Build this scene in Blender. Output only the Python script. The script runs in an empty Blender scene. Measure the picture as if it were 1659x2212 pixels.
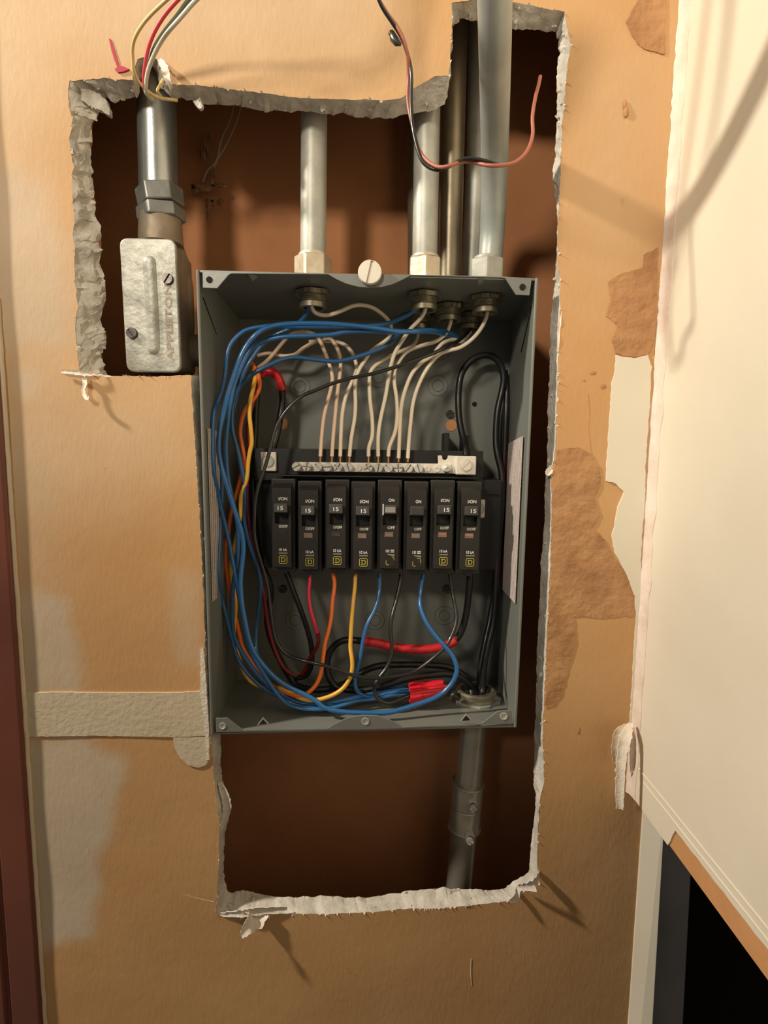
import bpy, math, random
from mathutils import Vector, Matrix, noise
from mathutils.geometry import delaunay_2d_cdt
random.seed(7)
SC = bpy.context.scene
COL = SC.collection

# ------------------------------------------------------------------ camera
F, CX, CY = 1205.0, 829.5, 1106.0
PITCH, YAW, ROLL = -0.1142, -0.0091, -0.0137
CAM = Vector((0.0084, -0.3893, 1.4481))
def cam_matrix():
    Rx = Matrix.Rotation(PITCH, 3, 'X'); Rz = Matrix.Rotation(YAW, 3, 'Z'); Ry = Matrix.Rotation(ROLL, 3, 'Y')
    return Rz @ Rx @ Ry
CR = cam_matrix()
cam_data = bpy.data.cameras.new('camera'); cam = bpy.data.objects.new('camera', cam_data); COL.objects.link(cam)
cam_data.sensor_fit = 'HORIZONTAL'; cam_data.sensor_width = 36.0; cam_data.lens = F / 1659.0 * 36.0
cam_data.clip_start = 0.01; cam_data.clip_end = 50
rt, fw, up = CR.col[0], CR.col[1], CR.col[2]
cam.matrix_world = Matrix(((rt.x, up.x, -fw.x, CAM.x), (rt.y, up.y, -fw.y, CAM.y), (rt.z, up.z, -fw.z, CAM.z), (0, 0, 0, 1)))
SC.camera = cam
def ray(px, py): return CR @ Vector(((px - CX) / F, 1.0, -(py - CY) / F))
def P(px, py, Y):                      # the point of the plane y = Y that the photograph shows at a pixel
    d = ray(px, py); return CAM + d * ((Y - CAM.y) / d.y)
def PX(px, py, X):
    d = ray(px, py); return CAM + d * ((X - CAM.x) / d.x)

# ------------------------------------------------------------------ light
SC.view_settings.view_transform = 'Standard'; SC.view_settings.look = 'None'
SC.view_settings.exposure = 0.0; SC.view_settings.gamma = 1.0; SC.view_settings.use_curve_mapping = False
w = bpy.data.worlds.new('room_light'); SC.world = w; w.use_nodes = True
w.node_tree.nodes['Background'].inputs[0].default_value = (1.0, 0.90, 0.76, 1)
w.node_tree.nodes['Background'].inputs[1].default_value = 0.105
def lamp(name, kind, loc, target, energy, color, size, spot=None, blend=1.0):
    l = bpy.data.lights.new(name, kind); l.energy = energy; l.color = color
    o = bpy.data.objects.new(name, l); COL.objects.link(o); o.location = loc
    o.rotation_euler = (Vector(target) - Vector(loc)).to_track_quat('-Z', 'Y').to_euler()
    if kind == 'AREA': l.shape = 'DISK'; l.size = size
    else: l.shadow_soft_size = size
    if kind == 'SPOT': l.spot_size = math.radians(spot); l.spot_blend = blend
    return o
lamp('bare_bulb', 'POINT', (-1.2, -0.36, 2.35), (0, 0, 1.6), 106, (1, 0.90, 0.75), 0.045)
lamp('ceiling_lamp', 'SPOT', (-0.62, -1.35, 2.15), (0.02, 0, 1.80), 60, (1, 0.90, 0.75), 0.11, 38, 0.7)

# ------------------------------------------------------------------ materials
def srgb(r, g, b):
    f = lambda c: (c / 255 / 12.92) if c / 255 <= 0.04045 else ((c / 255 + 0.055) / 1.055) ** 2.4
    return (f(r), f(g), f(b), 1)
def mat(name, c, rough=0.6, metal=0.0, c2=None, scale=40, bump=0.0, bscale=300, detail=4, coat=0.0, contrast=(0.35, 0.65), bdist=.001):
    m = bpy.data.materials.new(name); m.use_nodes = True; nt = m.node_tree; b = nt.nodes['Principled BSDF']
    b.inputs['Roughness'].default_value = rough; b.inputs['Metallic'].default_value = metal
    b.inputs['Coat Weight'].default_value = coat
    tc = nt.nodes.new('ShaderNodeTexCoord')
    n = nt.nodes.new('ShaderNodeTexNoise'); n.inputs['Scale'].default_value = scale; n.inputs['Detail'].default_value = detail
    nt.links.new(tc.outputs['Object'], n.inputs['Vector'])
    r = nt.nodes.new('ShaderNodeValToRGB'); nt.links.new(n.outputs['Fac'], r.inputs[0])
    r.color_ramp.elements[0].position = contrast[0]; r.color_ramp.elements[1].position = contrast[1]
    r.color_ramp.elements[0].color = c; r.color_ramp.elements[1].color = c2 or c
    nt.links.new(r.outputs[0], b.inputs['Base Color'])
    if bump:
        n2 = nt.nodes.new('ShaderNodeTexNoise'); n2.inputs['Scale'].default_value = bscale; n2.inputs['Detail'].default_value = 5
        nt.links.new(tc.outputs['Object'], n2.inputs['Vector'])
        bp = nt.nodes.new('ShaderNodeBump'); bp.inputs['Strength'].default_value = bump; bp.inputs['Distance'].default_value = bdist
        nt.links.new(n2.outputs['Fac'], bp.inputs['Height']); nt.links.new(bp.outputs[0], b.inputs['Normal'])
    m['ramp'] = 1
    return m
M = {}
M['gypsum'] = mat('gypsum', (.50, .46, .39, 1), .95, 0, (.70, .65, .57, 1), 90, .7, 420)
M['cavity'] = mat('brown_paper', (.40, .165, .065, 1), .85, 0, (.48, .205, .085, 1), 14, .25, 220)
M['dark'] = mat('dark_void', (.012, .008, .006, 1), .95)  # near-black colour in place of the shade inside the gap and holes
M['cream'] = mat('cream_paint', (.74, .67, .53, 1), .62, 0, (.80, .73, .59, 1), 9, .12, 160)
M['skim'] = mat('skim_compound', (.62, .51, .36, 1), .8, 0, (.68, .57, .41, 1), 30, .5, 260)
M['pinkcream'] = mat('primer', (.74, .60, .50, 1), .75, 0, (.82, .70, .60, 1), 60, .6, 200)
M['peel'] = mat('peeled_paper', (.40, .20, .085, 1), .9, 0, (.52, .275, .12, 1), 40, 1.0, 75, bdist=.003)
M['orange'] = mat('orange_board', (.56, .27, .10, 1), .85, 0, (.62, .31, .13, 1), 25, .4, 200)
M['torn'] = mat('torn_paper', (.84, .76, .66, 1), .9, 0, (.78, .67, .55, 1), 160, .6, 500)
M['wood'] = mat('red_brown_wood', (.19, .055, .028, 1), .55, 0, (.14, .040, .022, 1), 10, .15, 60, coat=.2)
M['stud'] = mat('grey_stud', (.58, .54, .52, 1), .6, .1, (.42, .39, .38, 1), 12, .2, 100)
M['box'] = mat('grey_enamel', (.175, .182, .162, 1), .36, 0, (.200, .206, .184, 1), 12, .05, 400)
M['knock'] = mat('enamel_groove', (.09, .095, .088, 1), .6)
M['galv'] = mat('galvanised_steel', (.40, .40, .35, 1), .48, .22, (.54, .53, .46, 1), 55, .12, 260)
M['galv2'] = mat('bright_conduit', (.34, .37, .35, 1), .42, .30, (.48, .50, .46, 1), 30, .08, 300)
M['riser'] = mat('shiny_conduit', (.42, .44, .42, 1), .30, .8, (.56, .57, .53, 1), 30, .08, 300)
M['warmgalv'] = mat('warm_steel', (.36, .33, .27, 1), .34, .55, (.50, .47, .39, 1), 40, .1, 300)
M['dkgalv'] = mat('dark_steel', (.22, .22, .20, 1), .4, .3, (.32, .32, .29, 1), 60, .15, 260)
M['oldgalv'] = mat('aged_conduit', (.24, .20, .14, 1), .42, .7, (.34, .29, .20, 1), 30, .1, 300)
M['cast'] = mat('cast_zinc', (.20, .195, .155, 1), .42, .2, (.44, .43, .37, 1), 60, .5, 190, contrast=(.3, .62))
M['castbody'] = mat('weathered_casting', (.26, .20, .14, 1), .6, .35, (.36, .29, .21, 1), 50, .5, 160)
M['brassy'] = mat('compression_nut', (.62, .52, .36, 1), .4, .5, (.78, .70, .55, 1), 80, .3, 200)
M['nut'] = mat('dull_nut', (.30, .27, .20, 1), .36, .8, (.42, .38, .28, 1), 90, .1, 200)
M['plate'] = mat('tin_plate', (.74, .68, .58, 1), .42, .15, (.80, .74, .64, 1), 60)
M['chrome'] = mat('bright_screw', (.70, .68, .60, 1), .3, .2, (.60, .58, .52, 1), 200)
M['dkscrew'] = mat('dark_screw', (.05, .045, .04, 1), .35, .6, (.12, .10, .09, 1), 200)
M['black'] = mat('black_plastic', (.010, .0095, .009, 1), .45)
M['breaker'] = mat('breaker_plastic', (.021, .018, .015, 1), .42, 0, (.028, .024, .020, 1), 60, .1, 500)
M['handle'] = mat('handle_plastic', (.045, .042, .042, 1), .45, 0, (.055, .05, .05, 1), 90)
M['ink'] = mat('white_ink', (.80, .78, .70, 1), .6)
M['smudge'] = mat('grey_ink', (.30, .28, .26, 1), .6)
M['yellow_ink'] = mat('yellow_ink', (.52, .47, .07, 1), .6)
M['window'] = mat('trip_window', (.20, .13, .10, 1), .3, 0, (.26, .18, .14, 1), 300)
M['window_dark'] = mat('trip_window_dark', (.05, .038, .032, 1), .3, 0, (.08, .06, .05, 1), 300)
M['copper'] = mat('copper', (.70, .36, .18, 1), .35, .8)
M['w_white'] = mat('white_insulation', (.84, .69, .50, 1), .38, 0, (.88, .76, .58, 1), 25, coat=.3)
M['w_pink'] = mat('pinkish_insulation', (.80, .55, .38, 1), .38, 0, (.85, .64, .46, 1), 25, coat=.3)
M['w_blue'] = mat('blue_insulation', (.022, .125, .33, 1), .30, 0, (.028, .15, .38, 1), 20, coat=.5)
M['w_blue2'] = mat('dull_blue_insulation', (.02, .085, .21, 1), .36, 0, (.025, .11, .26, 1), 20, coat=.4)
M['w_orange'] = mat('orange_insulation', (.95, .19, .03, 1), .34, coat=.3)
M['w_yellow'] = mat('yellow_insulation', (.92, .50, .06, 1), .34, coat=.3)
M['w_red'] = mat('red_insulation', (.74, .035, .085, 1), .34, coat=.3)
M['w_maroon'] = mat('maroon_insulation', (.22, .012, .016, 1), .4, coat=.3)
M['w_black'] = mat('black_insulation', (.014, .013, .012, 1), .30, 0, (.02, .018, .016, 1), 30, coat=.5)
M['cable'] = mat('thick_black_insulation', (.010, .009, .009, 1), .42, coat=.08)
M['tape'] = mat('red_tape', (.55, .012, .018, 1), .34, 0, (.66, .02, .03, 1), 220, .6, 300, coat=.3)
M['wirenut'] = mat('red_plastic', (.72, .015, .03, 1), .34, coat=.3)
M['tv_yellow'] = mat('pale_yellow_insulation', (.78, .58, .25, 1), .45)
M['tv_red'] = mat('pink_red_insulation', (.66, .06, .09, 1), .45)
M['tv_white'] = mat('cream_insulation', (.70, .64, .52, 1), .4)
M['tv_green'] = mat('dark_green_insulation', (.16, .19, .13, 1), .45)
M['tv_pink'] = mat('copper_pink_insulation', (.42, .14, .09, 1), .4)
M['marker'] = mat('red_marker', (.45, .015, .04, 1), .6)
M['dust'] = mat('dust_lump', (.22, .10, .05, 1), .95, 0, (.30, .16, .09, 1), 200, .8, 300)
M['redlabel'] = mat('red_label', (.40, .02, .012, 1), .5)

def label_mat():
    m = mat('printed_label', (.74, .66, .60, 1), .5); nt = m.node_tree; b = nt.nodes['Principled BSDF']
    tc = nt.nodes.new('ShaderNodeTexCoord'); mp = nt.nodes.new('ShaderNodeMapping')
    nt.links.new(tc.outputs['Object'], mp.inputs[0]); mp.inputs['Scale'].default_value = (1, 130, 420)
    wv = nt.nodes.new('ShaderNodeTexWave'); wv.bands_direction = 'Y'; wv.inputs['Scale'].default_value = .5; nt.links.new(mp.outputs[0], wv.inputs[0])
    nz = nt.nodes.new('ShaderNodeTexNoise'); nz.inputs['Scale'].default_value = 1.4; nt.links.new(mp.outputs[0], nz.inputs['Vector'])
    mu = nt.nodes.new('ShaderNodeMath'); mu.operation = 'MULTIPLY'; nt.links.new(wv.outputs['Fac'], mu.inputs[0]); nt.links.new(nz.outputs['Fac'], mu.inputs[1])
    r = nt.nodes.new('ShaderNodeValToRGB'); r.color_ramp.elements[0].position = .22; r.color_ramp.elements[1].position = .36
    r.color_ramp.elements[0].color = (.70, .62, .58, 1); r.color_ramp.elements[1].color = (.33, .26, .22, 1)
    nt.links.new(mu.outputs[0], r.inputs[0]); nt.links.new(r.outputs[0], b.inputs['Base Color'])
    return m
M['label'] = label_mat()
M['flag_o'] = mat('orange_flag', (.42, .20, .12, 1), .4)
M['flag_g'] = mat('grey_flag', (.22, .17, .13, 1), .4)

def wall_mat():
    m = bpy.data.materials.new('wallboard_paper'); m.use_nodes = True; nt = m.node_tree; b = nt.nodes['Principled BSDF']
    b.inputs['Roughness'].default_value = .78
    tc = nt.nodes.new('ShaderNodeTexCoord')
    def noise_(s, d=4, rg=.6, dist=0):
        n = nt.nodes.new('ShaderNodeTexNoise'); n.inputs['Scale'].default_value = s; n.inputs['Detail'].default_value = d
        n.inputs['Roughness'].default_value = rg; n.inputs['Distortion'].default_value = dist
        nt.links.new(tc.outputs['Object'], n.inputs['Vector']); return n
    def ramp(src, p0, c0, p1, c1):
        r = nt.nodes.new('ShaderNodeValToRGB'); r.color_ramp.elements[0].position = p0; r.color_ramp.elements[1].position = p1
        r.color_ramp.elements[0].color = c0; r.color_ramp.elements[1].color = c1; nt.links.new(src, r.inputs[0]); return r
    def mix(f, a, b_, ty='MIX'):
        x = nt.nodes.new('ShaderNodeMix'); x.data_type = 'RGBA'; x.blend_type = ty
        if isinstance(f, float): x.inputs[0].default_value = f
        else: nt.links.new(f, x.inputs[0])
        nt.links.new(a, x.inputs[6]); nt.links.new(b_, x.inputs[7]); return x.outputs[2]
    base = ramp(noise_(5, 3).outputs['Fac'], .3, (.55, .295, .115, 1), .7, (.63, .37, .165, 1))
    at = nt.nodes.new('ShaderNodeAttribute'); at.attribute_name = 'paint'
    sep = nt.nodes.new('ShaderNodeSeparateColor'); nt.links.new(at.outputs['Color'], sep.inputs[0])
    pale = ramp(noise_(18, 4).outputs['Fac'], .3, (.57, .47, .35, 1), .7, (.64, .54, .41, 1))
    tan = ramp(noise_(22, 4).outputs['Fac'], .3, (.60, .42, .25, 1), .7, (.66, .48, .30, 1))
    c = mix(sep.outputs[1], base.outputs[0], tan.outputs[0]); c = mix(sep.outputs[0], c, pale.outputs[0])
    sp = ramp(noise_(38, 6, .7).outputs['Fac'], .66, (1, 1, 1, 1), .78, (.72, .62, .5, 1)); c = mix(1.0, c, sp.outputs[0], 'MULTIPLY')
    nt.links.new(c, b.inputs['Base Color'])
    mp = nt.nodes.new('ShaderNodeMapping'); nt.links.new(tc.outputs['Object'], mp.inputs[0]); mp.inputs['Scale'].default_value = (1, 1, .35)
    nb = noise_(420, 4); nt.links.new(mp.outputs[0], nb.inputs['Vector']); nb2 = noise_(28, 3)
    ad = nt.nodes.new('ShaderNodeMath'); ad.operation = 'MULTIPLY_ADD'; nt.links.new(nb2.outputs['Fac'], ad.inputs[0]); ad.inputs[1].default_value = 2.6; nt.links.new(nb.outputs['Fac'], ad.inputs[2])
    bp = nt.nodes.new('ShaderNodeBump'); bp.inputs['Strength'].default_value = .2; bp.inputs['Distance'].default_value = .0010
    nt.links.new(ad.outputs[0], bp.inputs['Height']); nt.links.new(bp.outputs[0], b.inputs['Normal'])
    return m
M['wall'] = wall_mat()

# ------------------------------------------------------------------ helpers
class MB:
    def __init__(s): s.v = []; s.f = []
    def add(s, vs, fs):
        n = len(s.v); s.v += [Vector(v) for v in vs]; s.f += [tuple(i + n for i in f) for f in fs]; return s
    def box(s, x0, x1, y0, y1, z0, z1):
        return s.add([(x0, y0, z0), (x1, y0, z0), (x1, y1, z0), (x0, y1, z0), (x0, y0, z1), (x1, y0, z1), (x1, y1, z1), (x0, y1, z1)],
                     [(0, 1, 5, 4), (1, 2, 6, 5), (2, 3, 7, 6), (3, 0, 4, 7), (4, 5, 6, 7), (3, 2, 1, 0)])
    def hexa(s, fr, bk):                    # four front corners and four back corners
        return s.add(list(fr) + list(bk), [(0, 1, 2, 3), (7, 6, 5, 4), (0, 4, 5, 1), (1, 5, 6, 2), (2, 6, 7, 3), (3, 7, 4, 0)])
    def cyl(s, p0, p1, r0, r1=None, n=24, ph=0.0, cap=True):
        r1 = r0 if r1 is None else r1; p0 = Vector(p0); p1 = Vector(p1); d = (p1 - p0).normalized()
        a = d.orthogonal().normalized() if abs(d.z) < .8 else Vector((1, 0, 0)); a = (a - d * a.dot(d)).normalized(); b = d.cross(a)
        vs = []
        for p, r in ((p0, r0), (p1, r1)):
            for i in range(n):
                t = 2 * math.pi * i / n + ph; vs.append(p + (a * math.cos(t) + b * math.sin(t)) * r)
        fs = [(i, (i + 1) % n, n + (i + 1) % n, n + i) for i in range(n)]
        if cap: fs += [tuple(range(n - 1, -1, -1)), tuple(range(n, 2 * n))]
        return s.add(vs, fs)
    def lathe(s, p0, axis, prof, n=28, ph=0.0, wob=None):   # prof: list of (distance along axis, radius)
        p0 = Vector(p0); d = Vector(axis).normalized()
        a = Vector((1, 0, 0)); a = (a - d * a.dot(d)) if abs(d.x) < .9 else Vector((0, 0, 1)); a.normalize(); b = d.cross(a)
        vs = []
        for (t, r) in prof:
            for i in range(n):
                q = 2 * math.pi * i / n + ph; rr = r * (wob(i, n) if wob else 1); vs.append(p0 + d * t + (a * math.cos(q) + b * math.sin(q)) * rr)
        m = len(prof); fs = []
        for j in range(m - 1):
            for i in range(n): fs.append((j * n + i, j * n + (i + 1) % n, (j + 1) * n + (i + 1) % n, (j + 1) * n + i))
        return s.add(vs, fs)
    def prism(s, pts, off):                 # outline of world points, extruded by the vector off
        n = len(pts); off = Vector(off); pts = [Vector(p) for p in pts]
        return s.add(pts + [p + off for p in pts], [tuple(range(n)), tuple(range(2 * n - 1, n - 1, -1))] + [(i, n + i, n + (i + 1) % n, (i + 1) % n) for i in range(n)])
    def tube(s, pts, rad, n=12, caps=True):
        rads = rad if isinstance(rad, (list, tuple)) else [rad] * len(pts)
        t0 = (pts[1] - pts[0]).normalized(); a = t0.orthogonal().normalized(); vs = []; prev = t0
        for i, p in enumerate(pts):
            t = (pts[min(i + 1, len(pts) - 1)] - pts[max(i - 1, 0)]).normalized()
            q = prev.rotation_difference(t); a = q @ a; a = (a - t * a.dot(t)).normalized(); b = t.cross(a); prev = t
            for k in range(n):
                g = 2 * math.pi * k / n; vs.append(p + (a * math.cos(g) + b * math.sin(g)) * rads[i])
        m = len(pts); fs = []
        for j in range(m - 1):
            for k in range(n): fs.append((j * n + k, j * n + (k + 1) % n, (j + 1) * n + (k + 1) % n, (j + 1) * n + k))
        if caps: fs += [tuple(range(n - 1, -1, -1)), tuple(range((m - 1) * n, m * n))]
        return s.add(vs, fs)
    def sphere(s, c, r, sc=(1, 1, 1), jit=0.0, n=12):
        c = Vector(c); vs = []; m = n // 2
        for j in range(m + 1):
            th = math.pi * j / m
            for i in range(n):
                q = 2 * math.pi * i / n; d = Vector((math.sin(th) * math.cos(q), math.sin(th) * math.sin(q), math.cos(th)))
                rr = r * (1 + jit * noise.noise(d * 2.3 + c * 90)); vs.append(c + Vector((d.x * sc[0], d.y * sc[1], d.z * sc[2])) * rr)
        fs = [(j * n + i, (j + 1) * n + i, (j + 1) * n + (i + 1) % n, j * n + (i + 1) % n) for j in range(m) for i in range(n)]
        return s.add(vs, fs)
def root_of(o):
    while o.parent: o = o.parent
    return o
def mk(name, mb, material, parent=None, smooth=False, origin=None, bevel=0.0, seg=2, angle=35):
    base = root_of(parent).location.copy() if parent else Vector(origin if origin is not None else (0, 0, 0))
    me = bpy.data.meshes.new(name); me.from_pydata([tuple(v - base) for v in mb.v], [], mb.f)
    bm_fix(me); me.materials.append(M[material] if isinstance(material, str) else material)
    o = bpy.data.objects.new(name, me); COL.objects.link(o)
    if parent: o.parent = parent
    else: o.location = base
    if smooth:
        me.polygons.foreach_set('use_smooth', [True] * len(me.polygons))
        me.set_sharp_from_angle(angle=math.radians(angle))
    if bevel:
        b = o.modifiers.new('edge', 'BEVEL'); b.width = bevel; b.segments = seg; b.limit_method = 'ANGLE'; b.angle_limit = math.radians(40)
    return o
def bm_fix(me):
    import bmesh
    bm = bmesh.new(); bm.from_mesh(me); bmesh.ops.recalc_face_normals(bm, faces=bm.faces); bm.to_mesh(me); bm.free()
def tag(o, label=None, cat=None, group=None, kind=None):
    if label: o['label'] = label
    if cat: o['category'] = cat
    if group: o['group'] = group
    if kind: o['kind'] = kind
    return o
def thing(name, label, cat, loc, group=None):
    o = bpy.data.objects.new(name, None); COL.objects.link(o); o.location = loc; o.empty_display_size = .02
    return tag(o, label, cat, group)
def catmull(pts, k=6):
    out = []; n = len(pts)
    for i in range(n - 1):
        p0 = pts[max(i - 1, 0)]; p1 = pts[i]; p2 = pts[i + 1]; p3 = pts[min(i + 2, n - 1)]
        for j in range(k):
            t = j / k
            out.append(0.5 * ((2 * p1) + (p2 - p0) * t + (2 * p0 - 5 * p1 + 4 * p2 - p3) * t * t + (3 * p1 - p0 - 3 * p2 + p3) * t ** 3))
    out.append(pts[-1]); return out
def smoothed(pts, it=1):
    for _ in range(it):
        pts = [pts[0]] + [(pts[i - 1] + pts[i] * 2 + pts[i + 1]) / 4 for i in range(1, len(pts) - 1)] + [pts[-1]]
    return pts
_txt = {}
def text_geo(s):
    if s not in _txt:
        cu = bpy.data.curves.new('t', 'FONT'); cu.body = s; cu.resolution_u = 3; cu.offset = .018
        o = bpy.data.objects.new('t', cu); COL.objects.link(o); bpy.context.view_layer.update()
        me = bpy.data.meshes.new_from_object(o)
        vs = [v.co.copy() for v in me.vertices]; fs = [tuple(p.vertices) for p in me.polygons]
        bpy.data.objects.remove(o); bpy.data.curves.remove(cu); bpy.data.meshes.remove(me)
        x0 = min(v.x for v in vs); x1 = max(v.x for v in vs); y0 = min(v.y for v in vs); y1 = max(v.y for v in vs)
        _txt[s] = ([Vector(((v.x - (x0 + x1) / 2) / (x1 - x0), (v.y - (y0 + y1) / 2) / (y1 - y0), 0)) for v in vs], fs)
    return _txt[s]
def put_text(mb, s, c, wdt, hgt, ux=Vector((1, 0, 0)), uz=Vector((0, 0, 1))):
    vs, fs = text_geo(s); c = Vector(c)
    mb.add([c + ux * (v.x * wdt) + uz * (v.y * hgt) for v in vs], fs)

# ------------------------------------------------------------------ the wall with the cut opening
YW, YB = 0.0010, 0.0145
FR = [  # front edge px, back edge px (None: straight through)
 (150,175,215,212),(215,170,250,222),(288,174,300,208),(290,150,302,170),(297,128,308,148),(318,120,322,142),(338,128,334,150),(350,145,340,160),(360,160,350,190),(368,182,372,208),
 (440,186,450,226),(520,196,520,228),(560,200,560,238),(650,212,650,242),(740,214,735,246),(830,217,800,256),(868,212,850,252),(893,192,880,246),(915,178,905,242),(940,165,940,238),(970,163,962,225),
 (973,120,971,165),(975,60,977,60),(976,8,985,42),(1035,-4,1035,44),(1105,2,1105,62),(1160,14,1150,64),(1219,24,1204,68),
 (1232,95,1206,100),(1222,180,1203,180),(1215,260,1203,260),(1212,345,1200,340),(1210,385,1192,370),(1206,470,1204,440),(1205,560,1204,540),(1209,610,1199,610),(1210,690,1190,690),(1206,780,1187,780),(1203,880,1184,880),(1200,970,1182,970),
 (1191,1030,1180,1030),(1192,1110,1176,1110),(1188,1240,1168,1240),(1180,1400,1160,1400),(1176,1500,1158,1500),(1172,1590,1155,1590),(1176,1690,1152,1690),(1166,1730,1158,1730),(1162,1800,1150,1800),(1160,1860,1146,1840),
 (1166,1912,1143,1884),(1135,1925,1110,1905),(1118,1945,1088,1920),(1050,1953,1030,1922),(950,1962,950,1918),(880,1963,870,1926),(800,1971,790,1940),(700,1975,690,1936),(600,1975,600,1938),(560,1977,560,1930),(520,1984,525,1924),(468,1978,492,1928),
 (470,1900,484,1888),(474,1830,482,1840),(474,1770,488,1790),(468,1720,500,1745),(462,1680,488,1712),(460,1640,478,1670),(455,1590,476,1600),(449,1500,465,1500),(444,1400,460,1400),(438,1250,454,1250),(430,1100,446,1100),(421,950,437,950),(415,850,431,850),(412,810,428,812),
 (350,813,None,0),(290,812,None,0),(235,813,240,810),(200,812,224,800),(172,806,222,770),(168,760,228,740),(164,700,218,690),(166,650,229,640),(163,600,220,598),(160,540,222,540),(159,500,214,500),(157,440,202,430),(156,400,206,410),(158,360,192,362),(150,310,197,310),(156,260,201,260),(148,220,212,240)]
def fractal(a, b, depth, amp, seed):
    pts = [a]
    def rec(p, q, d, am):
        if d == 0: pts.append(q); return
        m = (p + q) / 2; t = q - p; nrm = Vector((-t.z, 0, t.x)); L = t.length
        if L > 0: m = m + nrm * (random.uniform(-1, 1) * am)
        rec(p, m, d - 1, am * .75); rec(m, q, d - 1, am * .75)
    rec(a, b, depth, amp); return pts[:-1]
frontP, backP, crumW = [], [], []
n = len(FR)
Fw = [P(a, b, YW) for a, b, c, d in FR]
Bw = [(P(c, d, YB) if c is not None else Vector((P(a, b, YW).x, YB, P(a, b, YW).z - .002))) for a, b, c, d in FR]
def catm_closed(ps, i, t):
    m = len(ps); p0, p1, p2, p3 = ps[(i - 1) % m], ps[i], ps[(i + 1) % m], ps[(i + 2) % m]
    return 0.5 * ((2 * p1) + (p2 - p0) * t + (2 * p0 - 5 * p1 + 4 * p2 - p3) * t * t + (3 * p1 - p0 - 3 * p2 + p3) * t ** 3)
for i in range(n):
    a, b = Fw[i], Fw[(i + 1) % n]; L = (b - a).length; k = max(2, int(L / .0016))
    for j in range(k):
        t = j / k
        pf = a.lerp(b, t); pb = Bw[i].lerp(Bw[(i + 1) % n], t)
        def jag(p, am, s): return Vector((noise.noise(Vector((p.x * 160 + s, p.z * 160, 3))) * am + noise.noise(Vector((p.x * 480 + s, p.z * 480, 9))) * am * .6, 0, noise.noise(Vector((p.x * 160, p.z * 160 + s, 7))) * am + noise.noise(Vector((p.x * 480, p.z * 480 + s, 5))) * am * .6))
        cw = 1.0 if FR[i][0] < 240 and FR[i][1] < 830 else (.6 if FR[i][1] < 300 else (.55 if FR[i][1] > 1880 else .35))
        crumW.append(cw); frontP.append(pf + jag(pf, .0011 if cw == 1 else .0007, 0)); backP.append(pb + jag(pb, .0030 * cw, 50))
X0, X1, Z0, Z1 = P(-60, 1100, YW).x - .30, None, P(800, 2212, YW).z - .32, P(800, 0, YW).z + .30
XR = P(1418, 900, YW).x            # plane of the right-hand wall
X1 = XR + .016
ZRB = P(1386, 1712, YW).z          # its lower edge
def inside(poly, x, z):
    c = False; j = len(poly) - 1
    for i in range(len(poly)):
        xi, zi, xj, zj = poly[i].x, poly[i].z, poly[j].x, poly[j].z
        if (zi > z) != (zj > z) and x < (xj - xi) * (z - zi) / (zj - zi) + xi: c = not c
        j = i
    return c
step = .0052
pts2 = [(p.x, p.z) for p in frontP]; nf = len(pts2)
edges = [(i, (i + 1) % nf) for i in range(nf)]
rect = [(X0, Z0), (X1, Z0), (X1, Z1), (X0, Z1)]
pts2 += rect; edges += [(nf + i, nf + (i + 1) % 4) for i in range(4)]
xx = X0 + step
while xx < X1 - step * .5:
    zz = Z0 + step
    while zz < Z1 - step * .5:
        jx = xx + random.uniform(-.3, .3) * step; jz = zz + random.uniform(-.3, .3) * step
        if (xx < X0 + .27 or zz < Z0 + .30 or zz > Z1 - .28) and random.random() > .12: zz += step; continue
        if not inside(frontP, jx, jz): pts2.append((jx, jz))
        zz += step
    xx += step
res = delaunay_2d_cdt([Vector(p) for p in pts2], edges, [], 0, 1e-7)
vv, ff = res[0], res[2]
mb = MB(); mb.v = [Vector((v.x, YW, v.y)) for v in vv]
mb.f = [tuple(f) for f in ff if not inside(frontP, sum(vv[i].x for i in f) / 3, sum(vv[i].y for i in f) / 3)]
# gentle unevenness of the old wall surface
for v in mb.v: v.y += .0007 * noise.noise(Vector((v.x * 14, 0, v.z * 14)))
wall = mk('wall_back', mb, 'wall', smooth=True, angle=60); tag(wall, kind='structure')
def poly_px(l, Y=YW): return [P(x, y, Y) for x, y in l]
def dist_poly(poly, x, z):
    best = 1e9
    for i in range(len(poly)):
        a = poly[i]; b = poly[(i + 1) % len(poly)]; ax, az, bx, bz = a.x, a.z, b.x, b.z; dx, dz = bx - ax, bz - az
        t = max(0, min(1, ((x - ax) * dx + (z - az) * dz) / (dx * dx + dz * dz + 1e-12)))
        best = min(best, math.hypot(x - ax - dx * t, z - az - dz * t))
    return best
PAINT = [  # outline px, channel, softness m, strength
 ([(-300,330),(40,380),(90,420),(115,480),(150,530),(163,640),(150,740),(60,760),(-300,720)], 0, .016, .62),
 ([(-300,1240),(60,1275),(135,1285),(150,1340),(168,1400),(172,1500),(-300,1520)], 0, .009, .75),
 ([(-300,1585),(150,1590),(270,1640),(265,1700),(245,1780),(215,1870),(205,1960),(200,2022),(150,2032),(90,2055),(-300,2060)], 0, .007, .85),
 ([(-300,900),(60,930),(100,1050),(120,1250),(60,1300),(-300,1300)], 0, .03, .35),
 ([(-300,-300),(900,-300),(850,150),(500,200),(170,160),(110,300),(100,420),(-300,420)], 1, .05, .9),
 ([(40,800),(85,800),(90,850),(70,870),(45,840)], 0, .006, .5),
 ([(-300,720),(150,740),(170,820),(400,830),(410,1000),(250,1100),(-300,1100)], 1, .04, .6),
 ([(370,1240),(432,1250),(440,1420),(380,1440)], 0, .006, .35),
 ([(1230,100),(1430,100),(1420,520),(1300,600),(1220,500)], 1, .05, .45)]
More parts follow.
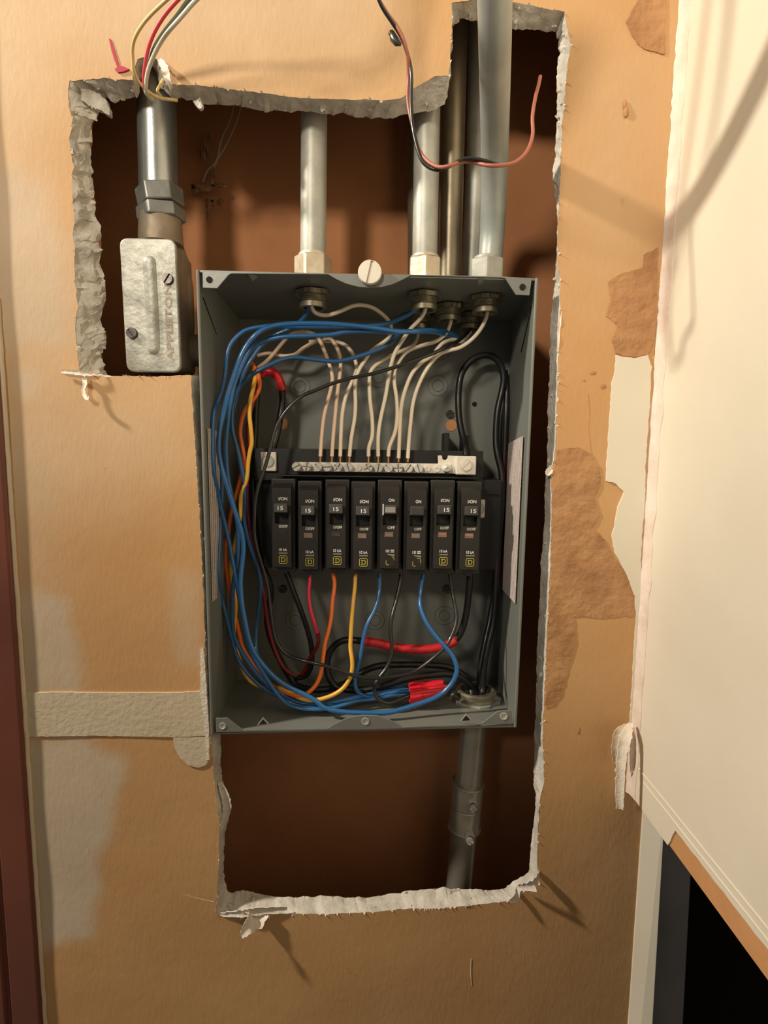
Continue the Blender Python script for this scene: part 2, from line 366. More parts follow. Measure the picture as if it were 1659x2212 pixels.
me = wall.data; ca = me.color_attributes.new('paint', 'FLOAT_COLOR', 'POINT')
polys = [(poly_px(l), ch, s, k) for l, ch, s, k in PAINT]
bb = [(min(p.x for p in q) - s, max(p.x for p in q) + s, min(p.z for p in q) - s, max(p.z for p in q) + s) for q, ch, s, k in polys]
for i, v in enumerate(me.vertices):
    c = [0., 0., 0.]
    x, z = v.co.x, v.co.z; x += .006 * noise.noise(Vector((x * 40, z * 40, 1))); z += .006 * noise.noise(Vector((x * 40, z * 40, 8)))
    for (q, ch, s, k), b_ in zip(polys, bb):
        if b_[0] < x < b_[1] and b_[2] < z < b_[3]:
            d = dist_poly(q, x, z); d = d if inside(q, x, z) else -d
            t = max(0, min(1, d / s * .5 + .5)); c[ch] = max(c[ch], k * t * t * (3 - 2 * t))
    ca.data[i].color = (c[0], c[1], c[2], 1)
# crumbled gypsum edge of the cut
ROWS = 9; mb = MB(); m = len(frontP)
for r in range(ROWS + 1):
    t = r / ROWS
    for i in range(m):
        p = frontP[i].lerp(backP[i], t); L = (frontP[i] - backP[i]); wd = math.hypot(L.x, L.z)
        if 0 < r < ROWS:
            q = p * 150; am = (.0011 + min(wd, .022) * .11) * crumW[i] * (.8 if crumW[i] < 1 else 1.1)
            p = p + Vector((noise.noise(q) + .5 * noise.noise(q * 3), .55 * noise.noise(q + Vector((9, 9, 9))), noise.noise(q + Vector((5, 0, 3))) + .5 * noise.noise(q * 3.1))) * am
            p.y = max(p.y, YW + .0006)
        elif r == 0: p.y = YW + .0002
        mb.v.append(p)
for r in range(ROWS):
    for i in range(m): mb.f.append((r * m + i, r * m + (i + 1) % m, (r + 1) * m + (i + 1) % m, (r + 1) * m + i))
cut = mk('cut_edge', mb, 'gypsum', wall, smooth=True, angle=28); tag(cut, 'crumbling grey gypsum edge of the cut opening')
# back face of the board
mb = MB(); npb = len(backP)
pts3 = [(p.x, p.z) for p in backP[::3]]; k3 = len(pts3)
res = delaunay_2d_cdt([Vector(p) for p in pts3 + rect], [(i, (i + 1) % k3) for i in range(k3)] + [(k3 + i, k3 + (i + 1) % 4) for i in range(4)], [], 0, 1e-7)
bp3 = backP[::3]
mb.v = [Vector((v.x, YB, v.y)) for v in res[0]]
mb.f = [tuple(f) for f in res[2] if not inside(bp3, sum(res[0][i].x for i in f) / 3, sum(res[0][i].y for i in f) / 3)]
mk('board_backing', mb, 'cavity', wall)
# closing the board around its outer edge
mb = MB()
cr = [Vector((X0, 0, Z0)), Vector((X1, 0, Z0)), Vector((X1, 0, Z1)), Vector((X0, 0, Z1))]
for i in range(4):
    a, b = cr[i], cr[(i + 1) % 4]
    mb.add([(a.x, YW, a.z), (b.x, YW, b.z), (b.x, YB, b.z), (a.x, YB, a.z)], [(0, 1, 2, 3)])
mk('board_side', mb, 'gypsum', wall)

def ragged(pxs, jitter=.0007, Y=YW, stp=.0018, fr=260):
    w_ = poly_px(pxs, Y); out = []
    for i in range(len(w_)):
        a, b = w_[i], w_[(i + 1) % len(w_)]; k = max(1, int((b - a).length / stp))
        for j in range(k):
            p = a.lerp(b, j / k)
            out.append(p + Vector((noise.noise(Vector((p.x * fr, p.z * fr, 2))), 0, noise.noise(Vector((p.x * fr, p.z * fr, 6))))) * jitter)
    return out
def slab(name, pxs, material, th, parent, jitter=.0007, label=None):
    out = ragged(pxs, jitter); k = len(out)
    res = delaunay_2d_cdt([Vector((p.x, p.z)) for p in out], [(i, (i + 1) % k) for i in range(k)], [], 1, 1e-7)
    mb = MB(); yf = YW - th - .0006
    v2 = res[0]; mb.v = [Vector((v.x, yf, v.y)) for v in v2]; mb.f = [tuple(f) for f in res[2]]
    nv = len(v2); rim = [Vector((p.x, yf, p.z)) for p in out] + [Vector((p.x, YW + .0008, p.z)) for p in out]
    mb.add(rim, [(i, (i + 1) % k, k + (i + 1) % k, k + i) for i in range(k)])
    o = mk(name, mb, material, parent)
    if label: o['label'] = label
    return o
slab('joint_tape', [(42,1497),(120,1494),(250,1495),(385,1495),(432,1492),(444,1500),(450,1560),(451,1588),(380,1591),(200,1588),(60,1590),(47,1588)], 'skim', .0004, wall, .0004, 'wide cream band of joint tape left of the panel')
slab('compound_patch', [(375,1592),(452,1592),(453,1640),(445,1652),(430,1657),(408,1652),(390,1637),(378,1615)], 'skim', .0003, wall, .0003, 'rounded textured compound patch below the cream band')
slab('compound_bead', [(434,1405),(441,1400),(447,1480),(452,1560),(453,1640),(447,1640),(443,1560),(434,1500)], 'torn', .0008, wall, .0007, 'raised ridge of compound along the cut')
slab('paper_peel', [(1421,534),(1391,551),(1387,578),(1340,592),(1313,609),(1318,642),(1309,683),(1333,703),(1323,734),(1330,764),(1367,772),(1398,768),(1412,745),(1418,650)], 'peel', .00005, wall, .0012, 'brown torn paper patch near the cream wall')
slab('paper_peel', [(1203,971),(1248,966),(1279,982),(1296,1012),(1296,1049),(1282,1077),(1296,1111),(1279,1138),(1306,1165),(1326,1205),(1353,1239),(1372,1290),(1370,1332),(1300,1336),(1240,1330),(1242,1390),(1222,1460),(1214,1500),(1196,1524),(1179,1530),(1181,1400),(1189,1240),(1193,1110),(1194,1035)], 'peel', .00005, wall, .0012, 'large brown torn paper area right of the panel')
slab('paper_peel', [(1375,6),(1352,48),(1364,75),(1378,98),(1400,110),(1436,118),(1438,0),(1438,-20),(1390,-20)], 'peel', .00005, wall, .0010, 'small brown torn paper area at the top corner')
slab('skim_strip', [(1330,768),(1367,774),(1398,768),(1406,792),(1401,890),(1393,1009),(1391,1094),(1384,1178),(1382,1300),(1376,1420),(1366,1560),(1359,1570),(1366,1450),(1372,1330),(1370,1288),(1352,1240),(1326,1192),(1320,1161),(1326,1134),(1333,1097),(1347,1063),(1330,1046),(1309,1039),(1309,1009),(1313,941),(1318,873),(1320,832),(1328,798)], 'cream', .0004, wall, .0007, 'cream leftover skim coat strip on the orange board')
# red marker arrow
mb = MB()
mb.prism([P(x, y, YW - .0009) for x, y in ((235, 83), (239, 84), (246, 104), (252, 124), (258, 146), (254, 147), (247, 130), (241, 110))], (0, .0008, 0))
mb.prism([P(x, y, YW - .0013) for x, y in ((248, 150), (255, 142), (266, 143), (279, 149), (268, 154), (254, 156))], (0, .0012, 0))
tag(mk('marker_scribble', mb, 'marker', wall), 'red felt marker stroke ending in a blot')
# nail holes, gouges and scars in the paper
mb = MB()
for (x, y, sx, sz) in ((1250, 1578, 2, 11), (1040, 0, 0, 0), (1281, 806, 8, 5), (1303, 835, 7, 6), (1262, 822, 3, 3), (1350, 245, 4, 9), (228, 1012, 3, 2), (243, 1028, 3, 2)):
    if sx: mb.sphere(P(x, y, YW), .0003, (sx, 1.5, sz), .5, 10)
tag(mk('gouge', mb, 'peel', wall, smooth=True), 'small brown gouges scattered over the board', kind='stuff')
for lab_, l in (('faint raised paper crease left of the lower opening', [(362, 1920), (400, 1932), (435, 1942), (462, 1948)]), ('faint scratch on the lower wall', [(1018, 2072), (1017, 2100), (1019, 2128)]), ('faint vertical crease on the right board', [(1268, 850), (1272, 890), (1270, 930), (1277, 985)])):
    mb = MB(); mb.tube(catmull([P(x, y, YW + .0000) for x, y in l], 5), .00045, 6); tag(mk('paper_crease', mb, 'skim' if 'right' not in lab_ else 'orange', wall, smooth=True), lab_)
for x, y, r in ((1353, 240, .0022), (1350, 225, .0016)):
    mb = MB(); mb.sphere(P(x, y, YW - .0006), r, (.7, .5, 1.5), .6, 12); tag(mk('plaster_blister', mb, 'peel', wall, smooth=True), 'small raised blister on the upper right board')
# torn paper and crumbs along the cut
def flap(name, pts, wds, material, label, th=.0007, parent=None, side=None):
    mb = MB(); n0 = len(pts); c = catmull([P(p[0], p[1], p[2] + .005) for p in pts], 7); k = len(c); sd = len(label)
    for i in range(k):
        u = i / 7; a_ = min(int(u), n0 - 2); w_ = wds[a_] + (wds[a_ + 1] - wds[a_]) * (u - a_)
        t = (c[min(i + 1, k - 1)] - c[max(i - 1, 0)]).normalized(); s_ = (side if side else t.cross(Vector((0, 1, 0))).normalized())
        wl = w_ * .5 * (1 + .45 * noise.noise(Vector((i * .8, sd, 0)))); wr_ = w_ * .5 * (1 + .45 * noise.noise(Vector((i * .8, sd, 9))))
        curl = Vector((0, -abs(w_) * .22, 0)); bend = Vector((0, .0006 * noise.noise(Vector((i * .4, sd, 4))), 0))
        row = [c[i] - s_ * wl + curl * .6 + bend, c[i] - s_ * wl * .4 + bend, c[i] + s_ * wr_ * .4 + bend, c[i] + s_ * wr_ + curl + bend]
        mb.v += row + [q + Vector((0, th, 0)) for q in row[::-1]]
    for i in range(k - 1):
        for j in range(8): mb.f.append((i * 8 + j, i * 8 + (j + 1) % 8, (i + 1) * 8 + (j + 1) % 8, (i + 1) * 8 + j))
    mb.f += [tuple(range(7, -1, -1)), tuple((k - 1) * 8 + j for j in range(8))]
    o = mk(name, mb, material, parent or wall, smooth=True, angle=50)
    o['label'] = label; return o
flap('torn_paper', [(552, 1970, -.003), (548, 1984, -.008), (536, 2002, -.014), (521, 2023, -.018)], [.024, .015, .009, .003], 'torn', 'white paper tongue sticking out below the opening', .0012)
flap('torn_paper', [(478, 1975, -.004), (520, 1972, -.008), (560, 1966, -.007), (620, 1962, -.005)], [.003, .006, .007, .003], 'torn', 'curled paper lip on the bottom cut')
flap('torn_paper', [(1165, 1885, -.003), (1160, 1900, -.010), (1150, 1912, -.014), (1120, 1915, -.008)], [.004, .010, .009, .004], 'torn', 'white torn corner at the lower right of the opening')
flap('torn_paper', [(1118, 1925, -.003), (1112, 1938, -.008), (1100, 1946, -.012)], [.010, .007, .002], 'torn', 'frayed paper beside the torn corner')
flap('torn_paper', [(132, 802, -.007), (165, 805, -.008), (195, 806, -.008), (214, 800, -.006)], [.002, .003, .004, .003], 'torn', 'curl of paper at the left ledge')
flap('torn_paper', [(182, 812, -.006), (184, 828, -.008), (180, 842, -.009), (184, 856, -.010), (192, 860, -.012)], [.004, .003, .0025, .003, .003], 'torn', 'twisted paper shred hanging from the left ledge')
flap('torn_paper', [(1212, 655, -.003), (1208, 700, -.004), (1205, 760, -.004)], [.002, .002, .001], 'torn', 'thin paper fringe right of the panel')
flap('torn_paper', [(1196, 1005, -.002), (1186, 1018, -.004), (1182, 1027, -.004)], [.002, .005, .002], 'torn', 'curled paper knot on the right cut edge')
flap('torn_paper', [(345, 128, -.005), (356, 148, -.009), (362, 170, -.010), (370, 192, -.008)], [.002, .005, .004, .002], 'torn', 'paper curl beside the low voltage wires')
flap('torn_paper', [(175, 205, .000), (200, 216, .004), (222, 228, .006), (236, 248, .008)], [.006, .010, .008, .001], 'gypsum', 'splintered gypsum wedge in the upper left corner', .004)
flap('torn_paper', [(425, 216, -.002), (430, 226, -.002), (436, 232, -.002)], [.005, .004, .003], 'gypsum', 'gypsum crumb on the top cut', .003)
flap('torn_paper', [(475, 1690, -.002), (488, 1722, -.001), (490, 1752, .001), (478, 1790, .002)], [.003, .007, .006, .002], 'torn', 'loose paper fold on the lower left cut')
mb = MB()
for i in range(len(frontP)):
    if random.random() < .16 * crumW[i]:
        a = frontP[i]; L = (a - Vector((0, 0, 0)))
        q = frontP[i].lerp(backP[i], random.uniform(.0, .9)); s_ = random.uniform(.0006, .0017)
        if i < 700 or random.random() < .5: mb.sphere(q, s_, (random.uniform(.6, 1.8), .8, random.uniform(.6, 1.8)), 1.0, 7)
crumbs = mk('crumb', mb, 'gypsum', wall); tag(crumbs, kind='stuff')
# paper fringe fibres standing off the front edge
mb = MB()
for i in range(0, len(frontP), 1):
    if random.random() < .20:
        a = frontP[i]; tdir = (frontP[(i + 1) % len(frontP)] - a).normalized(); nrm = Vector((-tdir.z, 0, tdir.x)) * random.choice((-1, 1))
        L = random.uniform(.0004, .0022) * (.6 + .4 * crumW[i]); tip = a + nrm * L * .7 + tdir * random.uniform(-1, 1) * L + Vector((0, -random.uniform(.0003, .002), 0))
        w_ = random.uniform(.0004, .0013)
        mb.add([a - tdir * w_ + Vector((0, .0002, 0)), a + tdir * w_ + Vector((0, .0002, 0)), tip, tip + Vector((0, .0003, 0))], [(0, 1, 2), (0, 3, 1), (0, 2, 3), (1, 3, 2)])
tag(mk('paper_fringe', mb, 'torn', wall), 'pale frayed paper fibres along the cut', kind='stuff')

# ------------------------------------------------------------------ right-hand wall, casing and the dark gap
mb = MB()
YF = -1.3
mb.box(XR, XR + .012, YF, YB + .02, ZRB, Z1 + .10)
wr = mk('wall_right', mb, 'orange', bevel=.0004); tag(wr, kind='structure')
ZC1 = PX(1467, 1740, XR - .0008).z
mb = MB(); ev = []
ys = [YW - .002, -.03, -.055, -.09, -.13, -.2, YF]
def zlow(y):                                            # uneven lower edge of the paint coat
    return ZRB + (.0002 if y > -.032 else (.0165 + .0006 * noise.noise(Vector((y * 90, 3, 1)))))
YT0 = PX(1455, 1730, XR).y; yy = [YW - .0012]; 
while yy[-1] > YF: yy.append(yy[-1] - (.0025 if yy[-1] > -.25 else .1))
for y in yy:
    t = max(0, min(1, (YT0 - y) / .006)); z = ZRB + .0002 + t * (.0158 + .0008 * noise.noise(Vector((y * 120, 3, 1))))
    mb.v += [Vector((XR - .0012, y, z)), Vector((XR - .0012, y, Z1 + .10)), Vector((XR + .0002, y, z)), Vector((XR + .0002, y, Z1 + .10))]
for i in range(len(yy) - 1):
    a = i * 4; mb.f += [(a, a + 4, a + 5, a + 1), (a, a + 2, a + 6, a + 4)]
mb.f += [(0, 1, 3, 2)]
mk('paint_coat', mb, 'cream', wr, smooth=True)
# bead of compound in the corner and two low ridges near the lower edge
mb = MB(); pp = []
zz = ZRB + .0005
while zz < Z1 + .1:
    pp.append(Vector((XR - .0012, YW - .0012, zz))); zz += .004
k = len(pp)
for p in pp:
    wv = .0052 + .0016 * noise.noise(Vector((p.z * 60, 0, 0))); e = .0010 * noise.noise(Vector((p.z * 220, 4, 0)))
    mb.v += [p + Vector((-wv * .55 + e, .0012, 0)), p + Vector((-wv * .25, -.0012, 0)), p + Vector((-.0008, -.0045 + e, 0)), p + Vector((-.0005, -wv * 1.8, 0)), p + Vector((.0012, -wv * 1.8, 0)), p + Vector((.0012, .0015, 0))]
for i in range(k - 1):
    for j in range(5): mb.f.append((i * 6 + j, i * 6 + j + 1, (i + 1) * 6 + j + 1, (i + 1) * 6 + j))
tag(mk('corner_bead', mb, 'pinkcream', wr, smooth=True, angle=50), 'pinkish rough compound in the wall corner')
mb = MB()
for dz, y0 in ((.026, YW - .012), (.0205, YW - .020)):
    mb.tube([Vector((XR - .0010, y0 - i * .02, ZRB + dz + .0004 * noise.noise(Vector((i * .7, dz * 90, 0))))) for i in range(30)], .0008, 8)
tag(mk('compound_ridge', mb, 'cream', wr, smooth=True), 'low raised ridges along the lower edge')
# hanging torn strip at its lower corner
def strip(name, pts, wds, material, parent, label): return flap(name, pts, wds, material, label, .0008, parent, Vector((1, -.15, 0)))
strip('torn_strip', [(1362, 1562, -.012), (1350, 1590, -.020), (1341, 1640, -.024), (1338, 1700, -.026), (1338, 1748, -.027)], [.003, .008, .0062, .0055, .0045], 'torn', wr, 'long cream strip of torn tape hanging at the corner')
strip('torn_strip', [(1352, 1564, -.008), (1336, 1580, -.012), (1330, 1620, -.014), (1328, 1650, -.012)], [.002, .006, .006, .002], 'skim', wr, 'short cream flap behind the long strip')
strip('torn_strip', [(1374, 1570, -.008), (1370, 1620, -.010), (1366, 1668, -.010)], [.003, .006, .003], 'pinkcream', wr, 'pinkish scrap in the corner')
# left door casing
XL = P(62, 1800, YW).x
mb = MB()
prof = [(0, 0), (0, -.0035), (-.0015, -.005), (-.022, -.005), (-.0235, -.0025), (-.0255, -.0025), (-.027, -.006), (-.10, -.007), (-.10, 0)]
cA, cB = P(-48, 0, YW), P(98, 2212, YW)
def cas_x(z): return cB.x + (cA.x - cB.x) * (z - cB.z) / (cA.z - cB.z)
vs0 = [Vector((cas_x(Z0) + a, YW + b, Z0)) for a, b in prof]; vs1 = [Vector((cas_x(Z1) + a, YW + b, Z1)) for a, b in prof]; k = len(prof)
mb.add(vs0 + vs1, [tuple(range(k)), tuple(range(2 * k - 1, k - 1, -1))] + [(i, (i + 1) % k, k + (i + 1) % k, k + i) for i in range(k)])
tag(mk('trim_1', mb, 'wood', bevel=.0008), kind='structure')
mb = MB(); pp = [P(6 + 88 * (i / 40), 1130 + 1082 * i / 40, YW - .001) for i in range(-18, 41)]
mb.tube([Vector((cas_x(p.z) + .0008 + .0006 * noise.noise(Vector((i * .9, 0, 0))), YW - .0012, p.z)) for i, p in enumerate(pp)], .0016, 8)
caulk = mk('caulk_bead', mb, 'skim', wall, smooth=True); caulk['label'] = 'thin caulk line along the red-brown casing'
YC = 0.100
# corner strip, stud, and added black boards that keep light out behind
def shear(mb, a, b, c, d, y0, y1, z0, z1):      # front left/right px at y 1720, then at y 2212
    def xa(p, q, z):
        u, v = P(p, 1720, y0), P(q, 2212, y0); return u.x + (v.x - u.x) * (z - u.z) / (v.z - u.z)
    mb.hexa([(xa(a, c, z0), y0, z0), (xa(b, d, z0), y0, z0), (xa(b, d, z1), y0, z1), (xa(a, c, z1), y0, z1)], [(xa(a, c, z0), y1, z0), (xa(b, d, z0), y1, z0), (xa(b, d, z1), y1, z1), (xa(a, c, z1), y1, z1)])
mb = MB(); shear(mb, 1391, 1425, 1357, 1397, YW - .001, YW + .004, Z0, ZRB - .0002)
for i_ in (1, 2): mb.v[i_].y -= .0085
tag(mk('trim_2', mb, 'cream', bevel=.0005), kind='structure')
mb = MB(); shear(mb, 1422, 1502, 1392, 1476, YB + .002, YC - .001, Z0, Z1); tag(mk('trim_3', mb, 'stud', bevel=.001), kind='structure')
XE = XR + .9
mb = MB(); mb.box(X0, XR + .0095, YC, YC + .012, Z0, Z1); tag(mk('wall_cavity', mb, 'cavity'), kind='structure')
mb = MB(); mb.box(XR + .0095, XE, YC, YC + .012, Z0 - .3, Z1); tag(mk('light_block_back', mb, 'dark'), kind='structure')  # added backing, coloured near-black so the gap reads as unlit
mb = MB(); mb.box(XE, XE + .01, YF, YC + .012, Z0 - .3, Z1); tag(mk('light_block_far', mb, 'dark'), kind='structure')
mb = MB(); mb.box(X0, XR + .012, YB, YC + .012, Z1, Z1 + .01); mb.box(XR + .012, XE, YF, YC + .012, Z1, Z1 + .01); tag(mk('light_block_top', mb, 'dark'), kind='structure')  # added lids, out of view, keep ambient light from cavity and gap
mb = MB(); mb.box(X0, XR, YB, YC, Z0 - .01, Z0); mb.box(XR, XE, YF, YC, Z0 - .31, Z0 - .3); tag(mk('light_block_bottom', mb, 'dark'), kind='structure')
mb = MB(); mb.box(X0 - .01, X0, YB, YC, Z0, Z1); tag(mk('light_block_left', mb, 'dark'), kind='structure')  # added unseen side board, stops ambient light leaking into the cavity
# debris in the cavity
g = thing('cobweb_clump', 'dusty brown clump of cobweb and lint hanging in the cavity left of the pipes', 'cobweb', P(450, 330, .085))
mb = MB()
for (x, y, r, sx, sz) in ((449, 312, .0022, 1.2, 3), (440, 405, .0030, 2.4, 1.2), (462, 372, .0022, 1, 2.4), (474, 402, .0018, 2.6, .8), (452, 440, .0020, 1.6, 1.6), (476, 436, .0022, 1.1, 1.1), (451, 466, .0018, 1.2, 2.6), (440, 330, .002, 1, 3), (425, 412, .0016, 2, 1)):
    mb.sphere(P(x, y, .088), r, (sx, .8, sz), 1.2, 10)
mk('lint', mb, 'dust', g, smooth=True)
mb = MB(); mb.tube(catmull([P(380, 368, .08), P(395, 392, .084), P(412, 412, .088)]), .0003, 6); mb.tube(catmull([P(422, 240, .09), P(421, 300, .09), P(418, 350, .09)]), .0003, 6); mk('thread', mb, 'dust', g, smooth=True)
for lab, l in (('thin brown wire hanging in the cavity, bending to the left', [(510, 205, .05), (497, 258, .07), (478, 300, .08), (468, 345, .085), (446, 372, .088), (434, 408, .09)]),
               ('thin brown wire hanging in the cavity, crossing its twin', [(527, 205, .05), (512, 258, .07), (492, 305, .08), (470, 345, .086), (460, 372, .088), (458, 405, .09)])):
    mb = MB(); q = [P(*a) for a in l]; mb.tube(catmull(q), .0009, 8); tag(mk('thin_wire', mb, 'castbody', smooth=True, origin=q[0]), lab, 'wire')

# ------------------------------------------------------------------ the panel box
DB = 0.096
BF = [P(430, 588, 0), P(1156, 606, 0), P(1110, 1567, 0), P(461, 1583, 0)]           # inner front corners TL TR BR BL
BK = [P(518, 690, DB), P(1103, 696, DB), P(1072, 1476, DB), P(513, 1468, DB)]
def bp_(u, v, t):
    def q(c): return (c[0] * (1 - u) + c[1] * u) * (1 - v) + (c[3] * (1 - u) + c[2] * u) * v
    return q(BF) * (1 - t) + q(BK) * t
def top_z(x, Y):
    t = Y / DB; a = bp_(0, 0, t); b = bp_(1, 0, t); return a.z + (b.z - a.z) * (x - a.x) / (b.x - a.x)
def bot_z(x, Y):
    t = Y / DB; a = bp_(0, 1, t); b = bp_(1, 1, t); return a.z + (b.z - a.z) * (x - a.x) / (b.x - a.x)
def left_x(z, Y):
    t = Y / DB; a = bp_(0, 0, t); b = bp_(0, 1, t); return a.x + (b.x - a.x) * (z - a.z) / (b.z - a.z)
def right_x(z, Y):
    t = Y / DB; a = bp_(1, 0, t); b = bp_(1, 1, t); return a.x + (b.x - a.x) * (z - a.z) / (b.z - a.z)
panel = thing('electrical_panel', 'open grey steel breaker box recessed in the torn wall opening', 'electrical panel', bp_(.5, 1, .5))
TH = .0013
mb = MB()
ctr = sum(BF, Vector()) / 4
def outw(p, k): 
    s_ = Vector((1 if p.x > 0 else -1, 0, 1 if p.z > 1.4 else -1)); return p + Vector((s_.x * k, 0, s_.z * k))
OF = [outw(p, TH) for p in BF]; OK_ = [outw(p, TH) + Vector((0, TH, 0)) for p in BK]
for i in range(4):
    j = (i + 1) % 4
    n_ = len(mb.v); mb.v += [BF[i], BF[j], BK[j], BK[i], OF[i], OF[j], OK_[j], OK_[i]]
    mb.f += [(n_, n_ + 1, n_ + 2, n_ + 3), (n_ + 4, n_ + 7, n_ + 6, n_ + 5), (n_, n_ + 4, n_ + 5, n_ + 1)]
mb.add(BK, [(0, 1, 2, 3)]); mb.add(OK_, [(3, 2, 1, 0)])
shell = mk('enclosure', mb, 'box', panel)
# rolled rims of the two side walls
mb = MB()
for a, b in ((BF[0], BF[3]), (BF[1], BF[2])):
    sx = -1 if a.x < 0 else 1
    mb = MB(); mb.tube([a + Vector((sx * .0007, -.0006, .0012)), b + Vector((sx * .0007, -.0006, -.0006))], .0011, 10); mk('side_rim', mb, 'box', panel, smooth=True)
def plate_px(name, pts, Y, th, material, parent, bevel=.0003):
    mb = MB(); mb.prism([P(x, y, Y) for x, y in pts], (0, th, 0)); return mk(name, mb, material, parent, bevel=bevel)
def arcpx(cx, cy, rx, ry, a0, a1, n=14): return [(cx + rx * math.cos(math.radians(a0 + (a1 - a0) * i / n)), cy + ry * math.sin(math.radians(a0 + (a1 - a0) * i / n))) for i in range(n + 1)]
topf = [(437, 586), (520, 587), (700, 590), (890, 593), (1088, 597), (1149, 601), (1144, 638), (1115, 637), (1092, 602), (1084, 600), (887, 595)] + [(868, 605), (848, 614), (825, 620), (800, 621.5), (775, 620), (748, 613), (726, 603), (709, 593)] + [(500, 591), (494, 594), (469, 623), (438, 622)]
f = plate_px('top_flange', topf, -.0012, .0012, 'box', panel)
botf = [(466, 1552), (491, 1551), (525, 1577), (709, 1573), (722, 1564), (750, 1551), (782, 1545), (815, 1546), (845, 1556), (868, 1570), (1040, 1563), (1076, 1536), (1105, 1535), (1107, 1562), (870, 1574), (625, 1580), (467, 1582)]
f2 = plate_px('bottom_flange', botf, -.0012, .0012, 'box', panel)
for x, y in ((452, 604), (1129, 620)):
    mb = MB(); c_ = P(x, y, -.0016); mb.cyl(c_, c_ + Vector((0, .0008, 0)), .0021, n=20); tag(mk('screw_hole', mb, 'dark', panel), 'dark round hole in a flange corner')
for x, y, r in ((481, 1568, .0019), (789, 1558, .0021), (1088, 1547, .0021)):
    mb = MB(); mb.lathe(P(x, y, -.0011), (0, -1, 0), [(0, r * 1.4), (.0005, r * 1.4), (.0006, r), (.0002, r * .9), (.0002, .00001)], 20)
    mk('extruded_hole', mb, 'galv', panel, smooth=True)
# folded triangular tabs near the flanges
def tab(px, py, Y, wv, dz):
    c = P(px, py, Y); mb = MB()
    mb.add([c + Vector((-wv, 0, 0)), c + Vector((wv, 0, 0)), c + Vector((0, .0005, dz)), c + Vector((-wv * .55, -.0045, 0)), c + Vector((wv * .55, -.0045, 0))], [(0, 1, 2), (0, 3, 4, 1), (3, 2, 4), (0, 2, 3), (1, 4, 2)])
    return mk('folded_tab', mb, 'box', panel)
tab(546, 597, .004, .0040, -.0030); tab(1036, 606, .004, .0040, -.0030)
for x, y in ((568, 1561), (1007, 1553)):
    mb = MB(); mb.prism([P(x - 12, y + 5, -.0016), P(x, y - 11, -.0016), P(x + 13, y + 3, -.0016)], (0, .001, 0)); o = mk('folded_tab', mb, 'galv', panel)
    mb = MB(); mb.prism([P(x - 9, y + 4, -.0019), P(x, y - 7, -.0019), P(x + 9, y + 3, -.0019)], (0, .0005, 0)); mk('folded_tab', mb, 'dark', panel)
# cover screw
def slot_screw(mb, c, r, h, ang=0.3, ax=Vector((0, -1, 0)), sl=.16, cross=False):
    c = Vector(c); ax = ax.normalized(); a = ax.orthogonal().normalized() if abs(ax.y) < .9 else Vector((1, 0, 0)); b = ax.cross(a)
    mb.lathe(c, ax, [(0, r), (h * .45, r), (h * .75, r * .93), (h * .8, r * .9)], 24)
    mb.lathe(c, ax, [(h * .5, r * .92), (h * .5, .00001)], 24)
    segs = ((ang, ang + math.pi), (ang + math.pi, ang + 2 * math.pi)) if not cross else [(ang + k * math.pi / 2, ang + (k + 1) * math.pi / 2) for k in range(4)]
    for a0, a1 in segs:
        pts = []; g = math.asin(sl)
        nn = 14
        for i in range(nn + 1):
            q = a0 + g + (a1 - a0 - 2 * g) * i / nn; pts.append(c + (a * math.cos(q) + b * math.sin(q)) * r * .95 + ax * h * .45)
        if cross: 
            mid = (a0 + a1) / 2; pts.append(c + (a * math.cos(mid) + b * math.sin(mid)) * r * sl * 1.5 + ax * h * .45)
        mb.prism(pts, ax * h * .55)
mb = MB(); slot_screw(mb, P(799, 590, -.0022), .0079, .0034, 1.35, sl=.13)
tag(mk('cover_screw', mb, 'plate', panel, smooth=True, angle=25), 'large bright slotted screw at the top middle of the box')
# back panel details
def ring_px(name, x, y, Y, ro, ri, material, parent, th=.0004):
    mb = MB(); c = P(x, y, Y); mb.lathe(c, (0, -1, 0), [(0, ro), (th, ro), (th, ri), (0, ri)], 36); return mk(name, mb, material, parent, smooth=True)
for x, y in ((946, 833), (648, 835), (818, 815), (952, 755), (638, 1340), (810, 1340), (960, 1330)):
    ring_px('knockout', x, y, DB - .0001, .0088, .0084, 'knock', panel, .00025); ring_px('knockout', x, y, DB - .0001, .0050, .0045, 'knock', panel, .00025)
for x, y, m_, r in ((975, 919, 'orange', .0048), (609, 915, 'orange', .0050), (1025, 873, 'dark', .0020), (1007, 795, 'dark', .0016)):
    mb = MB(); c_ = P(x, y, DB - .0006); mb.cyl(c_, c_ + Vector((0, .0008, 0)), r, n=24); o = mk('mounting_hole', mb, m_, panel)
    if m_ == 'orange': o['label'] = 'round hole showing orange board behind'
for x, y in ((972, 895), (612, 1272), (965, 1272)):
    mb = MB(); slot_screw(mb, P(x, y, DB), .0036, .0020, .2, sl=.2, cross=True); o = mk('mounting_screw', mb, 'dkscrew', panel, smooth=True); o['label'] = 'small cross-head mounting screw in the back'
